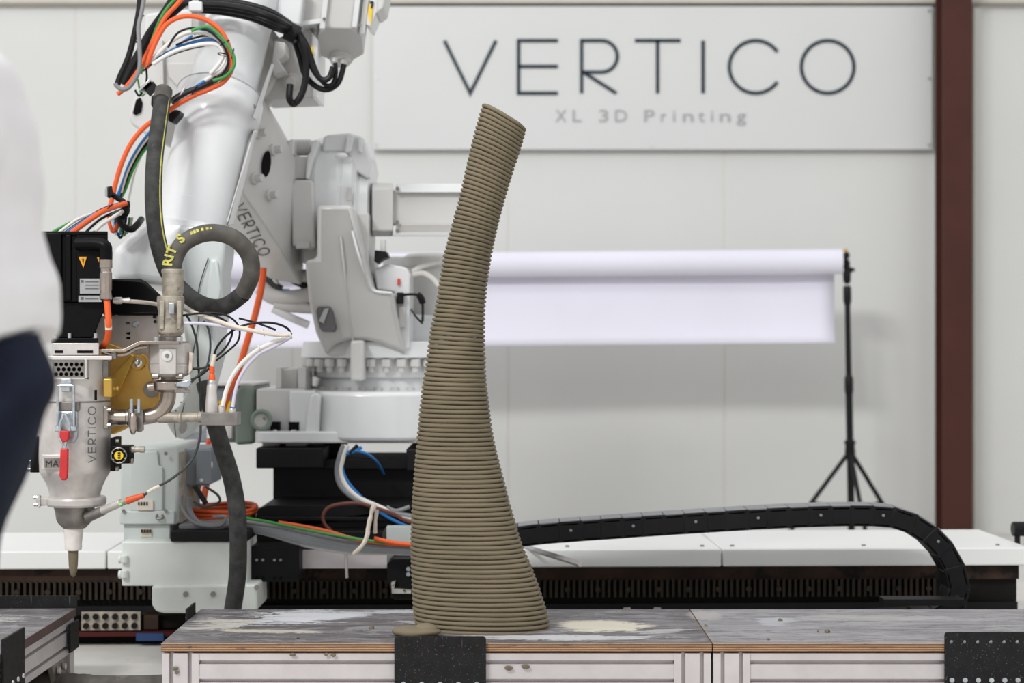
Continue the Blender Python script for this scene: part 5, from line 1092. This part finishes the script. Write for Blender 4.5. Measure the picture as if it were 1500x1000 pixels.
for i, (px, py, r) in enumerate(((544.5, 921, 4.2), (1034, 917, 2.8), (1143, 909, 3.2), (1212, 926, 4.6), (1125, 937, 2.4), (1198, 925, 1.6), (437, 935, 2.6), (1001, 904, 1.4))):
    d = (CZ - ZT) * F / (py - 500); q = P(px, py, d)
    lb = ('largest mortar crumb, on the grey top left of the column', 'mortar crumb beside the seam between the two plywood tops', 'mortar crumb near the back edge of the right plywood top', 'low mortar crumb in the middle of the right plywood top', 'tiny crumb at the front edge of the right plywood top', 'tiny crumb just left of the low middle crumb', 'crumb at the front edge near the left end of the table', 'tiny pale crumb behind the seam of the plywood tops')[i]
    obj('mortar_crumb', M().sphere(q + V((0, 0, r * .0006)), (r * .0015, r * .0013, r * .0011), 10).noise(r * .0008, 300, i), 'crumb', label=lb, cat='crumb', group='mortar crumbs on the tables')

# ------------------------------------------------------------------ the person at the left edge
PD2 = 2.0; kp = PD2 / F
pr = thing('person', 'person in white sweatshirt and dark blue jeans standing at the left edge, bent forward', 'person', V((P(-80, 0, PD2).x, PD2, 0)))
def W(px, py, dy=0): q = P(px, py, PD2); q.y += dy; return q
def loft(secs, seg=28, cap=True):
    """secs: (centre px, centre py, half width px, depth half m, tilt degrees, dy)"""
    mb = M(); rings = []
    for (x, y, hw_, hd, tilt, dy) in secs:
        c = W(x, y, dy); u = V((math.cos(math.radians(tilt)), 0, math.sin(math.radians(tilt)))); ring = []
        for k in range(seg):
            a = 2 * math.pi * k / seg; ring.append(mb.b.verts.new(c + u * (hw_ * kp * math.cos(a)) + V((0, hd * math.sin(a), 0))))
        rings.append(ring)
    for a, b in zip(rings, rings[1:]):
        for k in range(seg): mb.face([a[k], a[(k + 1) % seg], b[(k + 1) % seg], b[k]])
    if cap: mb.face(rings[0][::-1]); mb.face(rings[-1])
    return mb
def spline_secs(secs, n=4):
    pts = [V(s[:3]) for s in secs]; p2 = [V(s[3:6]) for s in secs]; A1, A2 = catmull(pts, n), catmull(p2, n)
    return [tuple(a) + tuple(b) for a, b in zip(A1, A2)]
# body: one skinned figure inside the clothes (arms, head, neck)
def skin_body(name, verts, edges, radii, root, material, parent, sub=2):
    org = world_of(parent); me = bpy.data.meshes.new(name); me.from_pydata([V(v) - org for v in verts], edges, []); me.materials.append(MATS[material])
    o = bpy.data.objects.new(name, me); COL.objects.link(o); o.parent = parent
    o.modifiers.new('skin', 'SKIN').use_smooth_shade = True
    sv = me.skin_vertices[0].data if me.skin_vertices else None
    if sv is None: me.attributes.update()
    for i, r in enumerate(radii): me.skin_vertices[0].data[i].radius = (r, r) if not hasattr(r, '__len__') else r
    me.skin_vertices[0].data[root].use_root = True
    s = o.modifiers.new('sub', 'SUBSURF'); s.levels = s.render_levels = sub
    return o
SX = W(-225, -20).x
sh_c = V((W(-235, -10).x, PD2, W(-235, -10).z))
verts, edges, rad = [], [], []
def chain(pts, rs, start=None):
    prev = start
    for p, r in zip(pts, rs):
        verts.append(V(p)); rad.append(r); i = len(verts) - 1
        if prev is not None: edges.append((prev, i))
        prev = i
    return prev
pel = chain([W(-55, 570)], [.07])
chs = chain([W(-75, 430), W(-105, 280), W(-165, 120)], [.075, .09, .1], pel)
nk = chain([W(-250, -60), W(-290, -150)], [.066, .058], chs)
chain([W(-322, -205), W(-338, -280), W(-326, -345)], [(.088, .105), (.1, .118), (.088, .1)], nk)
for s in (-1, 1):
    hand = chain([W(-215, 0, .17 * s), W(-110 if s < 0 else -200, 130, .21 * s), W(0 if s < 0 else -120, 245, .2 * s), W(-130, 300, .17 * s), W(-250, 330, .12 * s), W(-290, 335, .11 * s)], [.05, .04, .028, .026, .022, .03], chs)
    for k in range(4):
        f = W(-310, 330 + k * 9, .11 * s); L1 = (70, 82, 78, 58)[k]
        chain([f, f + V((-L1 * .45 * kp, .0, -.006)), f + V((-L1 * .8 * kp, -.012 * s, -.02)), f + V((-L1 * .95 * kp, -.02 * s, -.034))], [.0095, .009, .0085, .007], hand)
    chain([W(-290, 320, .09 * s), W(-315, 308, .075 * s), W(-340, 308, .07 * s)], [.011, .010, .008], hand)
    lf = -26 if s > 0 else 24
    chain([W(-60 + lf, 640, .08 * s), W(-118 + lf * .3, 980, .09 * s), W(-88, 1280, .09 * s), W(-80, 1480, .09 * s), W(-150, 1525, .09 * s)], [.055, .04, .036, .03, .028], pel)
skin_body('body', verts, edges, rad, pel, 'skin', pr)
hd = W(-338, -285)
obj('hair', M().sphere(hd + V((.032, 0, .054)), (.112, .098, .1), 24).noise(.006, 18), 'hair', pr)
obj('nose', M().hull([hd + V(q) for q in ((-.085, -.008, .01), (-.085, .008, .01), (-.112, 0, -.025), (-.085, -.016, -.03), (-.085, .016, -.03))]), 'skin', pr, bev=.004)
for s in (-1, 1):
    e = obj('eye', M().sphere(hd + V((-.077, .03 * s, .012)), .0125, 14), 'eye_white', pr)
    obj('iris', M().sphere(hd + V((-.0865, .03 * s, .012)), (.004, .006, .006), 10), 'iris', e)
    obj('ear', M().sphere(hd + V((.012, .084 * s, .0)), (.018, .008, .03), 12), 'skin', pr)
obj('mouth', M().sphere(hd + V((-.08, 0, -.058)), (.008, .024, .006), 12), 'lips', pr)
# sweatshirt: torso (with folds) and two sleeves
secs = [(-40, 534, 124, .2, 27, 0), (-42, 520, 122, .204, 25, 0), (-48, 486, 124, .204, 20, 0), (-55, 440, 126, .19, 14, 0), (-64, 390, 120, .172, 10, 0), (-80, 335, 124, .17, 12, 0), (-100, 268, 158, .175, 14, 0), (-128, 195, 170, .185, 20, 0), (-165, 115, 160, .2, 25, 0), (-205, 30, 126, .2, 30, 0), (-245, -40, 90, .15, 34, 0), (-268, -85, 60, .075, 34, 0)]
tz = loft(spline_secs(secs, 5), 48)
tz.b.normal_update()
for v in tz.b.verts:                                         # soft drapery folds running round the waist
    p = v.co; f = noise.noise(V((p.x * 5 + p.z * 4, p.y * 3, p.z * 13 - p.x * 5))) * .014 + noise.noise(V((p.x * 9, p.y * 7, p.z * 30 - p.x * 12))) * .006
    v.co += v.normal * f
obj('sweatshirt', tz, 'shirt', pr, smooth=80, subsurf=1)
for s in (-1, 1):
    el = W(8, 238, .19 * s) if s < 0 else W(-120, 245, .2 * s)
    sv = M().tube([W(-190, 40, .06 * s), W(-185, 20, .13 * s), W(-110 if s < 0 else -190, 100, .2 * s), el + V((-.02, 0, .03)), el + V((-.01, 0, -.012)), W(-120, 300, .17 * s), W(-240, 328, .125 * s)], lambda t: .084 - .040 * t + .004 * math.sin(t * 40), 24, 8)
    sv.b.normal_update()
    for v in sv.b.verts: v.co += v.normal * noise.noise(v.co * 14) * .008
    obj('sleeve', sv, 'shirt', pr, smooth=80)
# jeans, shoes
for s in (-1, 1):
    f_ = -26 if s > 0 else 24
    js = loft(spline_secs([(-48 + f_, 532, 108, .076, 27, .045 * s), (-42 + f_, 578, 118, .084, 10, .06 * s), (-50 + f_, 610, 112, .09, 0, .08 * s), (-68 + f_, 700, 102, .086, 0, .09 * s), (-94 + f_, 800, 86, .08, 0, .09 * s), (-115, 980, 66, .068, 0, .09 * s), (-95, 1150, 62, .066, 0, .09 * s), (-80, 1320, 54, .058, 0, .09 * s), (-78, 1490, 56, .06, 0, .09 * s)], 5), 32)
    js.b.normal_update()
    for v in js.b.verts: v.co += v.normal * noise.noise(v.co * 12) * .006
    obj('jeans', js, 'jeans', pr, smooth=80)
    c = W(-110, 1510, .09 * s)
    obj('shoe', M().hull([V((c.x + q[0], c.y + q[1], q[2])) for q in ((-.19, -.03, .0), (-.19, .03, .0), (-.12, -.05, .0), (-.12, .05, 0), (.09, -.035, 0), (.09, .035, 0), (.085, -.032, .09), (.085, .032, .09), (-.0, -.035, .1), (-.0, .035, .1), (-.13, -.04, .055), (-.13, .04, .055), (-.19, -.02, .03), (-.19, .02, .03))]), 'shoe', pr, bev=.012)
